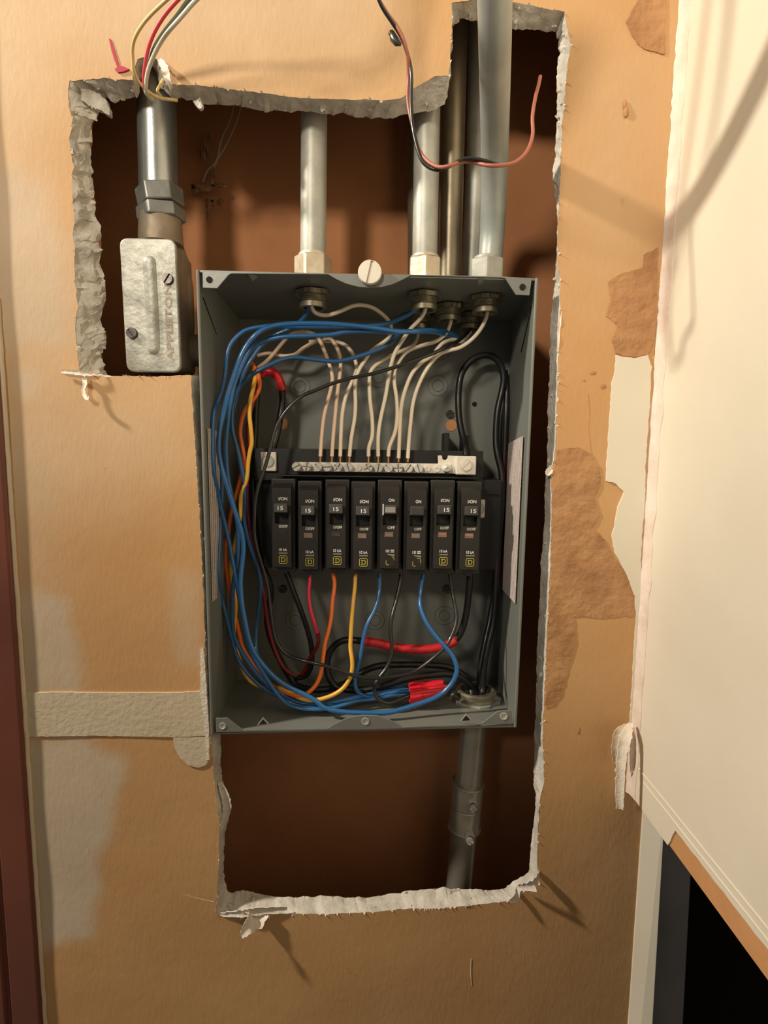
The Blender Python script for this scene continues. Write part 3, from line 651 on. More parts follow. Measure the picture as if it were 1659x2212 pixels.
# labels on the side walls
def wall_sticker(name, u, t0, t1, v0, v1, material, lab, off=.0012, skew=0):
    s_ = -1 if u == 1 else 1; o_ = Vector((s_ * off, 0, 0)); mb = MB()
    pts = [bp_(u, v0 + skew, t1) + o_, bp_(u, v0, t0) + o_, bp_(u, v1, t0) + o_, bp_(u, v1 - skew, t1) + o_]
    mb.prism(pts, (-s_ * .0003, 0, 0)); o = mk(name, mb, material, panel); o['label'] = lab; return o
wall_sticker('warning_label', 1, .12, .78, .325, .715, 'label', 'white printed wiring label on the right inner side')
wall_sticker('label_band', 1, .78, .97, .345, .700, 'redlabel', 'red band of the printed label', .0013)
wall_sticker('warning_label', 0, .05, .46, .315, .700, 'label', 'pale printed label on the left inner side')
mb = MB(); p_ = bp_(0, .37, .30) + Vector((.0007, 0, 0)); mb.add([p_ + Vector((0, 0, -.004)), p_ + Vector((0, .0006, -.004)), p_ + Vector((0, .0006, -.022)), p_ + Vector((0, 0, -.022))], [(0, 1, 2, 3)])
# side wall slits
for u, t0, v0, t1, v1 in ((0, .06, .045, .34, .095), (1, .06, .045, .40, .12)):
    s_ = 1 if u == 0 else -1; a = bp_(u, v0, t0) + Vector((s_ * .0003, 0, 0)); b = bp_(u, v1, t1) + Vector((s_ * .0003, 0, 0)); mb = MB(); mb.tube([a, (a + b) / 2, b], .0005, 6); mk('side_slit', mb, 'dark', panel)

# ------------------------------------------------------------------ conduits
def locknut(parent, c, ax, r_in, r_out, material='nut', h=.0032, name='locknut'):
    mb = MB(); ax = Vector(ax)
    wob = lambda i, n: 1.0 if (i % 6) in (0, 1, 2) else .88
    mb.lathe(c, ax, [(0, r_in), (0, r_out), (h, r_out), (h, r_in)], 48, wob=lambda i, n: 1.0 if (i // 4) % 2 else .91)
    o = mk(name, mb, material, parent, smooth=True, angle=30); return o
def bushing(parent, c, ax, r, L, material='nut', th=.0022):
    mb = MB(); prof = [(0, r)]; k = 5
    for i in range(k): prof += [(L * (i + .2) / k * .6 + .0, r * 1.0), (L * (i + .7) / k * .6, r * .955)]
    prof += [(L * .62, r), (L * .62, r * 1.07), (L, r * 1.04), (L, r - th), (0, r - th)]
    mb.lathe(c, ax, prof, 32); o = mk('bushing', mb, material, parent, smooth=True, angle=30)
    mb = MB(); mb.lathe(Vector(c) + Vector(ax) * (L * .3), ax, [(0, r - th), (0, .00001)], 20); mk('bore', mb, 'dark', parent); return o
def hexnut(parent, p0, p1, r, material, ph=0.2, name='compression_nut', n=6):
    mb = MB(); mb.cyl(p0, p1, r, r, n=n, ph=ph); return mk(name, mb, material, parent, bevel=.0012, seg=2)
def top_conduit(label, bx, Y, pts, r, tube_mat, nut_mat, nut_top_y, nut_r, inner=True, ph=.2, grp=None):
    b0 = P(bx, 600, Y); base = Vector((b0.x, Y, top_z(b0.x, Y) + TH)); base = Vector((P(bx, CY - (0) if False else 600, Y).x, Y, base.z))
    g_ = thing('conduit', label, 'conduit', base, grp)
    path = [base] + [P(*q) for q in pts]
    mb = MB(); mb.tube(catmull(path, 8) if len(path) > 2 else path, r, 32); mk('tube', mb, tube_mat, g_, smooth=True)
    if nut_top_y:
        tp = P(bx, nut_top_y, Y); hexnut(g_, base, Vector((base.x, Y, tp.z)), nut_r, nut_mat, ph)
        mb = MB(); mb.lathe(Vector((base.x, Y, tp.z)), (0, 0, 1), [(0, r * 1.16), (.0018, r * 1.12), (.0024, r)], 32); mk('collar', mb, nut_mat, g_, smooth=True)
    if inner:
        d = (0, 0, -1); c = base + Vector((0, 0, -TH - .0001))
        locknut(g_, c, d, r * .8, r * 1.42); bushing(g_, c + Vector((0, 0, -.003)), d, r * 1.02, .0085)
    return g_, base
c1, b1 = top_conduit('thin steel conduit alone in the middle of the cavity above the panel', 676, .031, [(679, 200, .031)], .0092, 'galv', 'brassy', 556, .0136)
c2, b2 = top_conduit('grey conduit just left of the close group above the panel, ending in a brassy nut', 917, .031, [(923, 225, .031), (925, 100, .031)], .0090, 'galv', 'brassy', 560, .0125, ph=.5)
c3, b3 = top_conduit('aged brownish conduit between the left and front pipes of the group', 971, .056, [(977, 320, .056), (984, 60, .056), (988, -80, .056)], .0090, 'oldgalv', 'oldgalv', None, .012)
c4, b4 = top_conduit('front grey conduit bending out over the wall at the top', 1051, .035, [(1063, 500, .034), (1068, 360, .012), (1069, 220, -.026), (1069, 80, -.060), (1069, -60, -.083), (1072, -240, -.105), (1080, -520, -.130), (1095, -900, -.150)], .0090, 'galv2', 'galv', 563, .0132, ph=.35)
c5, b5 = top_conduit('dark rear conduit partly hidden behind the left pipe of the group', 907, .080, [(905, 225, .080), (905, 60, .080)], .0092, 'oldgalv', 'oldgalv', None, .012)
c6, b6 = top_conduit('rear conduit partly hidden behind the front bending pipe', 1018, .078, [(1030, 380, .078), (1036, 120, .078), (1040, -60, .078)], .0088, 'galv', 'galv', None, .012)
# bottom conduit
YBc = .052
xb = P(1027, 1520, YBc).x; zb_ = bot_z(xb, YBc)
bc = thing('conduit', 'steel conduit with a screwed coupling leaving the panel bottom', 'conduit', (xb, YBc, zb_ - .2))
p0 = Vector((xb, YBc, zb_ - TH)); p1 = P(985, 1985, YBc + .004)
mb = MB(); mb.tube([p0, p1], .0112, 36); mk('tube', mb, 'warmgalv', bc, smooth=True)
dr = (p1 - p0).normalized()
def on_line(py):
    best = None
    for i in range(400):
        q = p0.lerp(p1, i / 399); v_ = CR.transposed() @ (q - CAM); yy_ = CY - F * v_.z / v_.y
        if best is None or abs(yy_ - py) < best[0]: best = (abs(yy_ - py), q)
    return best[1]
ca_, cb_ = on_line(1688), on_line(1788)
mb = MB(); L_ = (cb_ - ca_).length
mb.lathe(ca_, dr, [(0, .0112), (0, .0138), (.0012, .0142), (.0024, .0132), (L_ * .48, .0132), (L_ * .5, .0127), (L_ * .52, .0132), (L_ - .0024, .0132), (L_ - .0012, .0143), (L_, .0138), (L_, .0112)], 40); cpl = mk('coupling', mb, 'warmgalv', bc, smooth=True, angle=30)
for py in (1716, 1784):
    q = on_line(py) + Vector((.002, -.0125, 0)); mb = MB(); mb.lathe(q, (0, -1, 0), [(0, .0050), (.002, .0042), (.0035, .0030)], 8); slot_screw(mb, q + Vector((0, -.0035, -.001)), .0030, .0026, .6, sl=.2, cross=True); mk('set_screw', mb, 'chrome', cpl, smooth=True, angle=25)
hexnut(bc, p0, p0 + dr * .006, .0150, 'galv', .3, 'connector_nut', 8)
locknut(bc, Vector((xb, YBc, zb_ + .0002)), (0, 0, 1), .010, .0205, 'galv', .0035)
mb = MB(); mb.lathe(Vector((xb, YBc, zb_ + .003)), (0, 0, 1), [(0, .0182), (.002, .0182), (.003, .0168), (.006, .0165), (.0072, .0150), (.0072, .0125), (0, .0118)], 40); mk('bushing', mb, 'nut', bc, smooth=True, angle=30)
mb = MB(); mb.lathe(Vector((xb, YBc, zb_ + .0012)), (0, 0, 1), [(0, .0124), (0, .00001)], 24); mk('bore', mb, 'dark', bc)
# conduit body at the left with its riser
lb = thing('pipe_fitting', 'cast zinc conduit fitting with an embossed cover left of the panel', 'conduit fitting', P(330, 800, .03))
def rrect(c4_, r, n=6):                                  # rounded quadrilateral from four px corners
    out = []
    for i in range(4):
        p, a, b = Vector(c4_[i]), Vector(c4_[i - 1]), Vector(c4_[(i + 1) % 4]); d0 = (a - p).normalized(); d1 = (b - p).normalized()
        s0, s1 = p + d0 * r, p + d1 * r
        for k in range(n + 1):
            t = k / n; out.append((s0 * (1 - t) + p * t) * (1 - t) + (p * (1 - t) + s1 * t) * t)
    return [(v.x, v.y) for v in out]
cov = [(257, 513), (379, 516), (391, 804), (273, 803)]
plate = plate_px('cover_plate', rrect(cov, 20), .006, .0035, 'cast', lb, .0009)
body = [(270, 520), (392, 520), (402, 800), (284, 798)]
mb = MB(); mb.prism([P(x, y, .0095) for x, y in rrect([(264, 520), (374, 522), (386, 798), (278, 797)], 16)], (0, .0395, 0)); mk('housing', mb, 'castbody', lb, bevel=.006, seg=4)
mb = MB(); q0, q1 = P(400, 600, .040), P(408, 760, .040); mb.tube(catmull([P(386, 520, .040), P(390, 575, .042), P(397, 650, .042), P(397, 790, .042)]), [.010] * 18 + [.0095], 24) if False else mb.tube([P(372, 515, .040), P(380, 560, .041), P(386, 620, .042), P(388, 700, .042), P(390, 790, .042)], [.006, .0085, .0105, .0108, .0085], 24)
mk('housing_side', mb, 'castbody', lb, smooth=True)
mb = MB(); rb = [P(*q) for q in ((322, 566, .0055), (325, 620, .0055), (329, 690, .0055), (331, 752, .0055))]; mb.tube(smoothed(catmull(rb)), .0044, 20); mb.sphere(rb[0], .0044); mb.sphere(rb[-1], .0044)
mb.v = [Vector((v.x, .0062 - (.0062 - v.y) * .38 if v.y < .0062 else v.y, v.z)) for v in mb.v]
tag(mk('raised_rib', mb, 'cast', plate, smooth=True), 'long raised rib down the middle of the cover')
mb = MB(); up_ = (P(366, 640, .006) - P(370, 740, .006)).normalized(); c_ = P(365, 697, .0057); put_text(mb, 'APPLETON', c_, .051, .0046, up_, Vector((-up_.z, 0, up_.x)))
tl = mk('cast_lettering', mb, 'castbody', plate)
for x, y, a in ((363, 603, 1.0), (286, 720, 2.2)):
    mb = MB(); slot_screw(mb, P(x, y, .0062), .0037, .0022, a, sl=.17); mk('cover_plate_screw', mb, 'dkscrew', plate, smooth=True, angle=25)
YL = .032
def seg(name, y0, y1, r0, r1, material, n=32, bev=0, x0=343, x1=343, ph=.15, sm=True):
    mb = MB(); mb.cyl(P(x0, y0, YL), P(x1, y1, YL), r0, r1, n=n, ph=ph); return mk(name, mb, material, lb, smooth=sm, bevel=bev)
seg('neck', 530, 468, .0155, .0143, 'castbody', x0=348, x1=346)
hexa_ = seg('threaded_nut', 478, 450, .0168, .0168, 'dkgalv', 6, .001, 350, 347, .35, False)
seg('threaded_nut', 447, 408, .0160, .0165, 'dkgalv', 6, .001, 349, 343, .25, False)
seg('riser', 415, 150, .0132, .0132, 'riser', x0=343, x1=337)
mb = MB(); zc = P(400, 757, .045).z; mb.cyl(P(380, 757, .045), Vector((left_x(zc, .045) - TH, .045, zc)), .0118, .0118, 28); mb.cyl(P(386, 757, .045), P(404, 757, .045), .0142, .0142, 28); mk('side_nipple', mb, 'castbody', lb, smooth=True)

# ------------------------------------------------------------------ bus assembly and neutral bar
bus = thing('bus_assembly', 'black plastic bus base with a silver neutral bar behind the breakers', 'bus assembly', P(800, 1130, .08))
def pbox(name, x0, y0, x1, y1, Ya, Yb, material, parent, bevel=.0006):
    a, b = P(x0, y0, Ya), P(x1, y1, Ya); mb = MB(); mb.box(a.x, b.x, Ya, Yb, b.z, a.z); return mk(name, mb, material, parent, bevel=bevel)
base = pbox('base', 548, 968, 1042, 1044, .056, .085, 'black', bus)
pbox('base_bus', 566, 1030, 1078, 1232, .064, .088, 'black', bus)
pbox('ledge', 600, 1026, 1034, 1035, .040, .060, 'black', bus, .001)
pbox('clip', 960, 935, 970, 985, .070, .090, 'black', bus); pbox('clip', 1000, 940, 1012, 985, .070, .090, 'black', bus)
tag(pbox('rail_lip', 1036, 1064, 1078, 1067, .058, .066, 'breaker', bus), 'thin ledge at the right end of the base')
nb = plate_px('neutral_bar', [(636, 998), (975, 1002), (974, 1023), (635, 1018)], .047, .007, 'plate', bus, .0006)
flush = (6, 13, 14)
sx_ = [641.7, 664, 687.6, 708.3, 730.6, 752.7, 774.4, 795.6, 817.6, 838.8, 860, 881.8, 903.3, 922.9, 944.1, 964.8]
for i, x in enumerate(sx_):
    y = 1007.5 + (x - 641) * .0145; mb = MB()
    if i in flush: slot_screw(mb, P(x, y + 1, .0470), .0026, .0010, 1.5 + i, sl=.16)
    elif i == 15: mb.lathe(P(x, y, .047), (0, -1, 0), [(0, .0036), (.0020, .0034), (.0042, .0024), (.0046, .0014), (.0034, .0012), (.0034, .00001)], 24)
    else: slot_screw(mb, P(x, y, .0470), .0034, .0048, .5 + i * .9, sl=.14, cross=(i % 3 == 1))
    mk('terminal_screw', mb, 'chrome' if i not in flush else 'plate', nb, smooth=True, angle=25)
br = plate_px('lug_bracket', [(946, 984), (955, 984), (956, 992), (962, 994), (967, 991), (968, 984), (990, 985), (990, 1024), (948, 1022)], .049, .003, 'plate', bus, .0004)
for lab, (x0, y0, x1, y1), Y, a in (('large silver neutral lug right of the bar', (986, 985, 1028, 1026), .040, .75), ('silver lug left of the bar, behind the black wire', (563, 976, 596, 1018), .052, 1.3), ('silver lug right of the last breaker', (1020, 1079, 1047, 1119), .056, 1.5)):
    lg = pbox('lug', x0, y0, x1, y1, Y, Y + .014, 'plate', bus, .0008); lg['label'] = lab
    mb = MB(); cx_, cy_ = (x0 + x1) / 2, (y0 + y1) / 2
    mb.lathe(P(cx_, cy_, Y - .0001), (0, -1, 0), [(0, .0050), (.0005, .0050), (.0005, .0044), (0, .0044)], 28); slot_screw(mb, P(cx_, cy_, Y - .0002), .0042, .0012, a, sl=.13); mk('lug_screw', mb, 'plate' if Y < .05 else 'galv', lg, smooth=True, angle=25)

# ------------------------------------------------------------------ circuit breakers
BRK = [(612, 1136, 'I/ON', 1), (669, 1141, 'I/ON', 1), (728, 1138, 'I/ON', 1), (784, 1142, 'I/ON', 1), (841, 1139, 'ON', 0), (898, 1142, 'ON', 0), (955, 1139.5, 'I/ON', 1), (1012, 1142, 'I/ON', 1)]
BLAB = ['leftmost black breaker, above a black wire', 'second black breaker from the left, above the red wire', 'black breaker directly above the orange wire', 'black breaker directly above the yellow wire',
        'fifth breaker from the left, ON without I, handle with a painted edge glint', 'sixth breaker from the left, ON without I, plain handle', 'black breaker second from the right with orange window', 'rightmost black breaker beside the silver lug']
YBK = .033
def mm(x): return x * .001
for k, (px, py, ontxt, amp) in enumerate(BRK):
    c = P(px, py, YBK); t = thing('circuit_breaker', BLAB[k], 'circuit breaker', (c.x, YBK, c.z), 'circuit breakers in a row')
    def bx(mb, x0, x1, y0, y1, z0, z1): mb.box(c.x + mm(x0), c.x + mm(x1), y0, y1, c.z + mm(z0), c.z + mm(z1))
    # case: broad back, narrower front with a cut recess for the handle
    mb = MB(); bx(mb, -9.2, 9.2, YBK, .070, -35.5, 36)
    body = mk('case', mb, 'breaker', t, bevel=.0008)
    mb = MB(); y0, y1 = YBK - .0065, YBK + .001
    X_, XI = 7.0, 5.2
    yr = y0; zt, zb2 = 29.5, -30.5; r0_, r1_ = 14.5, 2.6
    bx(mb, -X_, X_, yr, y1, r0_, zt); bx(mb, -X_, X_, yr, y1, zb2, r1_); bx(mb, -X_, -XI, yr, y1, r1_ - .01, r0_ + .01); bx(mb, XI, X_, yr, y1, r1_ - .01, r0_ + .01)
    fr = mk('front_cover', mb, 'breaker', t)
    mb = MB(); bx(mb, -XI, XI, YBK - .0004, YBK + .0004, r1_, r0_); mk('recess', mb, 'black', fr)
    mb = MB(); x0, x1 = c.x - mm(X_), c.x + mm(X_)                # sloping shoulders above and below the raised front
    mb.add([(x0, yr, c.z + mm(zt)), (x1, yr, c.z + mm(zt)), (x1, YBK, c.z + mm(zt + 3.2)), (x0, YBK, c.z + mm(zt + 3.2)), (x0, YBK, c.z + mm(zt)), (x1, YBK, c.z + mm(zt))], [(0, 1, 2, 3), (0, 3, 4), (1, 5, 2)])
    mk('shoulder', mb, 'breaker', fr); mb = MB()
    mb.add([(x0, yr, c.z + mm(zb2)), (x1, yr, c.z + mm(zb2)), (x1, YBK, c.z + mm(zb2 - 1.5)), (x0, YBK, c.z + mm(zb2 - 1.5)), (x0, YBK, c.z + mm(zb2)), (x1, YBK, c.z + mm(zb2))], [(3, 2, 1, 0), (4, 3, 0), (2, 5, 1)])
    mk('shoulder', mb, 'breaker', fr)
    mb = MB(); bx(mb, -2.0, 3.0, YBK - .0012, YBK + .02, -36.6, -34.8); mk('wire_clamp', mb, 'black', t)
    # handle thrown to the upper position
    hx = 5.0; zh1, zh0 = 18.6, 11.8; yh = YBK - .0120
    mb = MB(); mb.hexa([(c.x - mm(hx), yh, c.z + mm(zh1)), (c.x + mm(hx), yh, c.z + mm(zh1)), (c.x + mm(hx), yh - .0008, c.z + mm(zh0)), (c.x - mm(hx), yh - .0008, c.z + mm(zh0))],
            [(c.x - mm(hx), YBK + .001, c.z + mm(14.6)), (c.x + mm(hx), YBK + .001, c.z + mm(14.6)), (c.x + mm(hx), YBK + .001, c.z + mm(8.5)), (c.x - mm(hx), YBK + .001, c.z + mm(8.5))])
    h = mk('handle', mb, 'handle', t, bevel=.0005)
    if amp:
        mb = MB(); put_text(mb, '15', (c.x + mm((.2, .6, .2, .8, 0, 0, 1.6, 1.2)[k]), yh - .0011, c.z + mm(15.0)), .0040, .0029); mk('amp_marking', mb, 'ink', h)
    else:
        mb = MB(); mb.box(c.x - mm(hx - 1.5), c.x + mm(hx - 1), yh - .0010, yh - .0004, c.z + mm(12.8), c.z + mm(17.0)); mk('worn_label', mb, 'smudge' if k == 4 else 'handle', h)
        if k == 4:  # white strip paints the lamp's glint on the handle edge
            mb = MB(); mb.box(c.x - mm(hx + .4), c.x - mm(hx - .4), yh - .0010, yh + .004, c.z + mm(10.8), c.z + mm(18.6)); tag(mk('edge_glint', mb, 'ink', h), 'white painted highlight down the left edge of the handle')
    # printing
    mb = MB(); yt = yr - .00015
    put_text(mb, ontxt, (c.x + mm(1.0 if amp else 1.2), yt, c.z + mm(21.4)), .0064 if amp else .0042, .0024)
    put_text(mb, 'O/OFF' if amp else 'OFF', (c.x + mm(1.0 if amp else 1.2), yt, c.z + mm(.6)), .0066 if amp else .0054, .0021)
    put_text(mb, '10 kA' if amp else '10', (c.x + mm(.8 if amp else -1.2), yt, c.z + mm(-17.2)), .0060 if amp else .0026, .0023)
    if not amp:
        for q in range(3): bx(mb, 1.0, 3.8, yt - .0001, yt, -16.6 - q * .8, -16.2 - q * .8)
    lettering = mk('lettering', mb, 'ink', t)
    mb = MB()
    if amp: bx(mb, -2.4, 4.2, yt - .0001, yt, -20.2, -19.4)
    else: mb.add([(c.x - mm(2), yt - .0001, c.z - mm(19.4)), (c.x + mm(4), yt - .0001, c.z - mm(19.6)), (c.x + mm(4.2), yt - .0001, c.z - mm(21.0)), (c.x + mm(0), yt - .0001, c.z - mm(20.4))], [(0, 1, 2, 3)])
    mk('fine_print', mb, 'smudge', t)
    # yellow square mark with a letter D in it
    mb = MB(); lx, lz, h2 = .8, -24.8, 3.2
    def fr_(mb, x0, x1, z0, z1, w_):
        bx(mb, x0, x1, yt - .0001, yt, z1 - w_, z1); bx(mb, x0, x1, yt - .0001, yt, z0, z0 + w_); bx(mb, x0, x0 + w_, yt - .0001, yt, z0, z1); bx(mb, x1 - w_, x1, yt - .0001, yt, z0, z1)
    fr_(mb, lx - h2, lx + h2, lz - h2, lz + h2, .5)
    do = [(-1.25, 1.75), (.95, 1.75), (1.75, .95), (1.75, -.95), (.95, -1.75), (-1.25, -1.75)]; di = [(-.70, 1.22), (.72, 1.22), (1.2, .72), (1.2, -.72), (.72, -1.22), (-.70, -1.22)]
    for q in range(6):
        r_ = (q + 1) % 6
        mb.add([(c.x + mm(lx + a_), yt - .0001, c.z + mm(lz + b_)) for a_, b_ in (do[q], do[r_], di[r_], di[q])], [(0, 1, 2, 3)])
    bx(mb, lx - 1.75, lx - 1.2, yt - .0001, yt, lz + 1.22, lz + 1.75); bx(mb, lx - 1.75, lx - 1.2, yt - .0001, yt, lz - 1.75, lz - 1.22)
    mk('square_mark', mb, 'yellow_ink', t)
    if not amp:
        mb = MB(); o3 = yt - .0004
        mb.prism([(c.x + mm(a), o3, c.z + mm(b)) for a, b in ((-3.0, -20.6), (1.2 if k == 4 else -.2, -20.6), (4.4, -25.2 if k == 4 else -26.4), (4.4, -28.6), (.6, -28.6), (-2.2, -24.4))], (0, .0002, 0)); tag(mk('tape_scrap', mb, 'breaker', t), 'dark diagonal scrap across the yellow mark')
    mb = MB(); bx(mb, -3.6, 2.9, yr - .0003, yr, -6.4, -2.6)
    col_ = ('window_dark', 'window', 'window_dark', 'window', 'window', 'window', 'window', 'window')[k]
    wd_ = mk('trip_window', mb, col_ if k != 0 else 'breaker', t, bevel=.0002)
    if k >= 4:
        mb = MB(); bx(mb, -3.2, 2.5, yr - .00045, yr - .0003, (-4.6 if k > 5 else -6.0), -3.0); mk('flag', mb, M['flag_o'] if k > 5 else M['flag_g'], wd_)

# ------------------------------------------------------------------ wires
def inb(p, r):
    if p.y < 0: return True
    return p.x > left_x(p.z, p.y) + r and p.z > bot_z(p.x, p.y) + r
def inb_r(p, r): return p.x < right_x(p.z, p.y) - r
def wire_pts(l, r, clamp=True):
    out = []
    for x, y, Y in l:
        p = P(x, y, Y)
        if clamp:
            while Y > .004 and not (inb(p, r * 1.15) and inb_r(p, r * 1.15)): Y -= .001; p = P(x, y, Y)
        out.append(p)
    return out
def wire(label, material, r, l, cat='wire', group=None, name='wire', sm=1, clamp=True, n=12, cop=None):
    pts = smoothed(catmull(wire_pts(l, r, clamp), 6), sm * 2)
    mb = MB(); mb.tube(pts, r, n); o = mk(name, mb, material, smooth=True, origin=pts[0], angle=50); tag(o, label, cat, group)
    if cat == 'wire' and 'print' in label or 'fifth on the bar' in label:
        mb = MB(); vd = [q for q in pts if 1.404 < q.z < 1.436]; q0 = len(vd)
        for i in range(q0 - 1):
            for f_ in (0, .33, .66):
                c_ = vd[i].lerp(vd[i + 1], f_); tc_ = (CAM - c_).normalized(); cc = c_ + tc_ * r * .97
                mb.box(cc.x - .00028, cc.x + .00028, cc.y - .00012, cc.y + .00012, cc.z - .00024, cc.z + .00024)
        if mb.v: tag(mk('wire_print', mb, 'black', o), 'tiny black print along the insulation', kind='stuff')
    if cop:                                             # stripped copper end going into the bar
        e = pts[-1]; d = (pts[-1] - pts[-4]).normalized(); mb = MB(); mb.tube([e - d * .0005, e + d * .003, e + Vector((0, -.0002, -cop))], r * .52, 10); mk('bare_copper_end', mb, 'copper', o, smooth=True)
    return o
W = 'wires in the panel box'
RW = .00152
def T(l): return l
wn = [
 ('pinkish white wire landing on the neutral bar, first from the left', 'w_pink', [(556,795,.060),(580,777,.064),(612,738,.068),(631,720,.068),(653,716,.066),(675,720,.063),(691,736,.060),(707,775,.056),(717,808,.054),(716,835,.054),(701,893,.053),(695,941,.052),(692,986,.050)]),
 ('pinkish white wire landing on the neutral bar, second from the left', 'w_pink', [(556,768,.070),(583,763,.070),(610,769,.070),(637,766,.070),(655,752,.068),(682,738,.066),(712,731,.062),(724,745,.060),(732,762,.057),(736,784,.055),(734,812,.054),(729,848,.053),(724,900,.052),(720,941,.051),(717,986,.050)]),
 ('white wire with black print crossing behind its right neighbour', 'w_white', [(668,738,.070),(694,737,.068),(725,738,.064),(745,745,.061),(757,757,.058),(765,772,.056),(770,790,.055),(768,806,.054),(760,826,.052),(748,853,.052),(740,889,.051),(737,930,.051),(735,986,.050)]),
 ('long white wire looping from the middle conduit to the neutral bar', 'w_white', [(676,640,.030),(673,662,.032),(683,677,.034),(707,681,.036),(734,673,.038),(761,661,.040),(783,659,.042),(806,665,.044),(825,678,.046),(839,692,.048),(845,707,.049),(842,726,.050),(828,740,.050),(803,757,.050),(789,777,.050),(776,798,.049),(769,816,.049),(767,838,.050),(768,871,.050),(766,905,.050),(759,945,.050),(755,986,.050)]),
 ('white wire bending left under the blue wires, fifth on the bar', 'w_white', [(907,690,.080),(903,723,.076),(895,743,.070),(879,753,.066),(846,768,.060),(814,787,.055),(801,802,.052),(798,820,.051),(799,862,.050),(804,905,.050),(804,942,.050),(797,965,.050),(796,986,.050)]),
 ('white wire dropping in front of the blue wires to the bar', 'w_white', [(920,640,.031),(919,668,.034),(908,688,.037),(888,709,.040),(872,731,.043),(854,760,.046),(845,787,.047),(839,818,.048),(833,855,.049),(823,900,.050),(817,942,.050),(817,986,.050)]),
 ('white wire from the middle nut bending twice, seventh on the bar', 'w_white', [(974,672,.056),(974,692,.056),(969,710,.056),(958,726,.056),(938,739,.056),(913,746,.056),(880,759,.055),(862,781,.053),(853,800,.052),(852,828,.051),(857,862,.050),(858,900,.050),(853,935,.050),(841,965,.050),(839,986,.050)]),
 ('white wire crossing in front near the bar, eighth on the bar', 'w_white', [(1016,716,.070),(998,738,.066),(980,733,.062),(960,739,.058),(946,752,.055),(934,769,.052),(911,783,.049),(891,805,.047),(877,837,.047),(868,871,.048),(865,905,.050),(863,945,.050),(861,990,.049)]),
 ('white wire from the front bending conduit, rightmost on the bar', 'w_white', [(1054,650,.038),(1053,675,.040),(1046,697,.042),(1034,717,.045),(1016,736,.047),(993,751,.048),(970,757,.049),(950,765,.049),(932,783,.049),(915,809,.049),(901,840,.049),(892,872,.049),(888,905,.049),(884,945,.049),(881,990,.049)])]
for i, (lab, m_, l) in enumerate(wn): wire(lab, m_, RW, l, group='white neutral wires', cop=.0050 if i < 7 else .0015)
RB = .00162
wire('blue wire forming the outermost left curve of the bundle', 'w_blue', RB, [(921,640,.031),(906,661,.033),(879,681,.036),(843,697,.038),(816,703,.038),(780,705,.038),(700,706,.036),(640,706,.034),(592,704,.031),(565,706,.030),(532,713,.029),(511,728,.028),(497,746,.027),(490,770,.026),(487,805,.026),(480,838,.025),(470,868,.024),(462,890,.022),(459.5,920,.022),(459,956,.022),(459,995,.022),(463,1030,.022),(470,1060,.024),(478,1098,.026),(487,1134,.028),(495,1170,.028),(502,1207,.028),(509,1243,.028),(516,1275,.028),(523,1311,.028),(529,1348,.028),(536,1384,.028),(548,1420,.028),(566,1450,.028),(584,1478,.028),(602,1503,.026),(622,1521,.024),(650,1530,.022),(690,1532,.020),(725,1528,.022),(770,1514,.028),(807,1510,.030),(843,1503,.032),(884,1501,.034)], group=W)
wire('thick bright blue wire arching over the top and looping under to the sixth breaker', 'w_blue', .0018, [(985,728,.066),(960,722,.056),(933,716,.046),(900,716,.036),(860,716,.032),(825,711,.028),(788,706,.026),(734,701,.024),(690,699,.023),(640,699,.022),(610,701,.021),(592,704,.020),(570,711,.019),(550,725,.018),(532,747,.018),(519,772,.017),(509,801,.017),(499.6,829,.017),(490.5,859,.017),(482,896,.018),(475,926,.018),(472,956,.018),(473,981,.018),(478,1007,.018),(485,1032,.018),(493,1056,.020),(504,1092,.022),(516,1128,.024),(523,1152,.025),(526.5,1183,.026),(524,1213,.026),(520,1250,.025),(521,1280,.024),(524,1311,.023),(531,1348,.022),(538,1380,.021),(549,1408,.020),(565,1432,.020),(590,1460,.019),(620,1482,.019),(656,1499,.018),(683,1514,.016),(700,1528,.015),(734,1537,.013),(788,1540,.011),(834,1540,.011),(861,1534,.012),(897,1523,.014),(924,1514,.015),(951,1501,.017),(969,1485,.018),(981,1468,.019),(987,1448,.020),(984,1430,.021),(975,1412,.023),(958,1393,.025),(940,1372,.028),(923,1348,.031),(911,1321,.035),(907,1300,.038),(909,1272,.042),(914,1240,.044)], group=W)
wire('blue wire just below the top arch, running straight to the right group', 'w_blue', RB, [(992,730,.066),(966,716,.056),(930,713,.044),(897,715,.036),(861,718,.032),(807,716,.030),(752,716,.029),(716,723,.029),(673,725,.028),(619,727,.027),(583,733,.027),(557,744,.026),(539,760,.026),(528,778,.026),(518,800,.026),(507,827,.026),(500,859,.026),(494,893,.027),(490,930,.028),(488,962,.029),(489,993,.030),(492,1029,.031),(499,1064,.032),(508,1105,.033),(514,1140,.033),(515,1175,.033),(513,1207,.033),(508,1235,.033),(504,1265,.033),(502,1300,.033),(502,1340,.033),(504,1366,.033),(511,1387,.033),(524,1411,.033),(542,1438,.033),(560,1461,.032),(584,1483,.032),(611,1501,.030),(638,1515,.028),(665,1521,.026),(700,1520,.028),(734,1515,.030),(779,1504,.034),(816,1497,.036),(852,1492,.038),(886,1489,.040)], group=W)
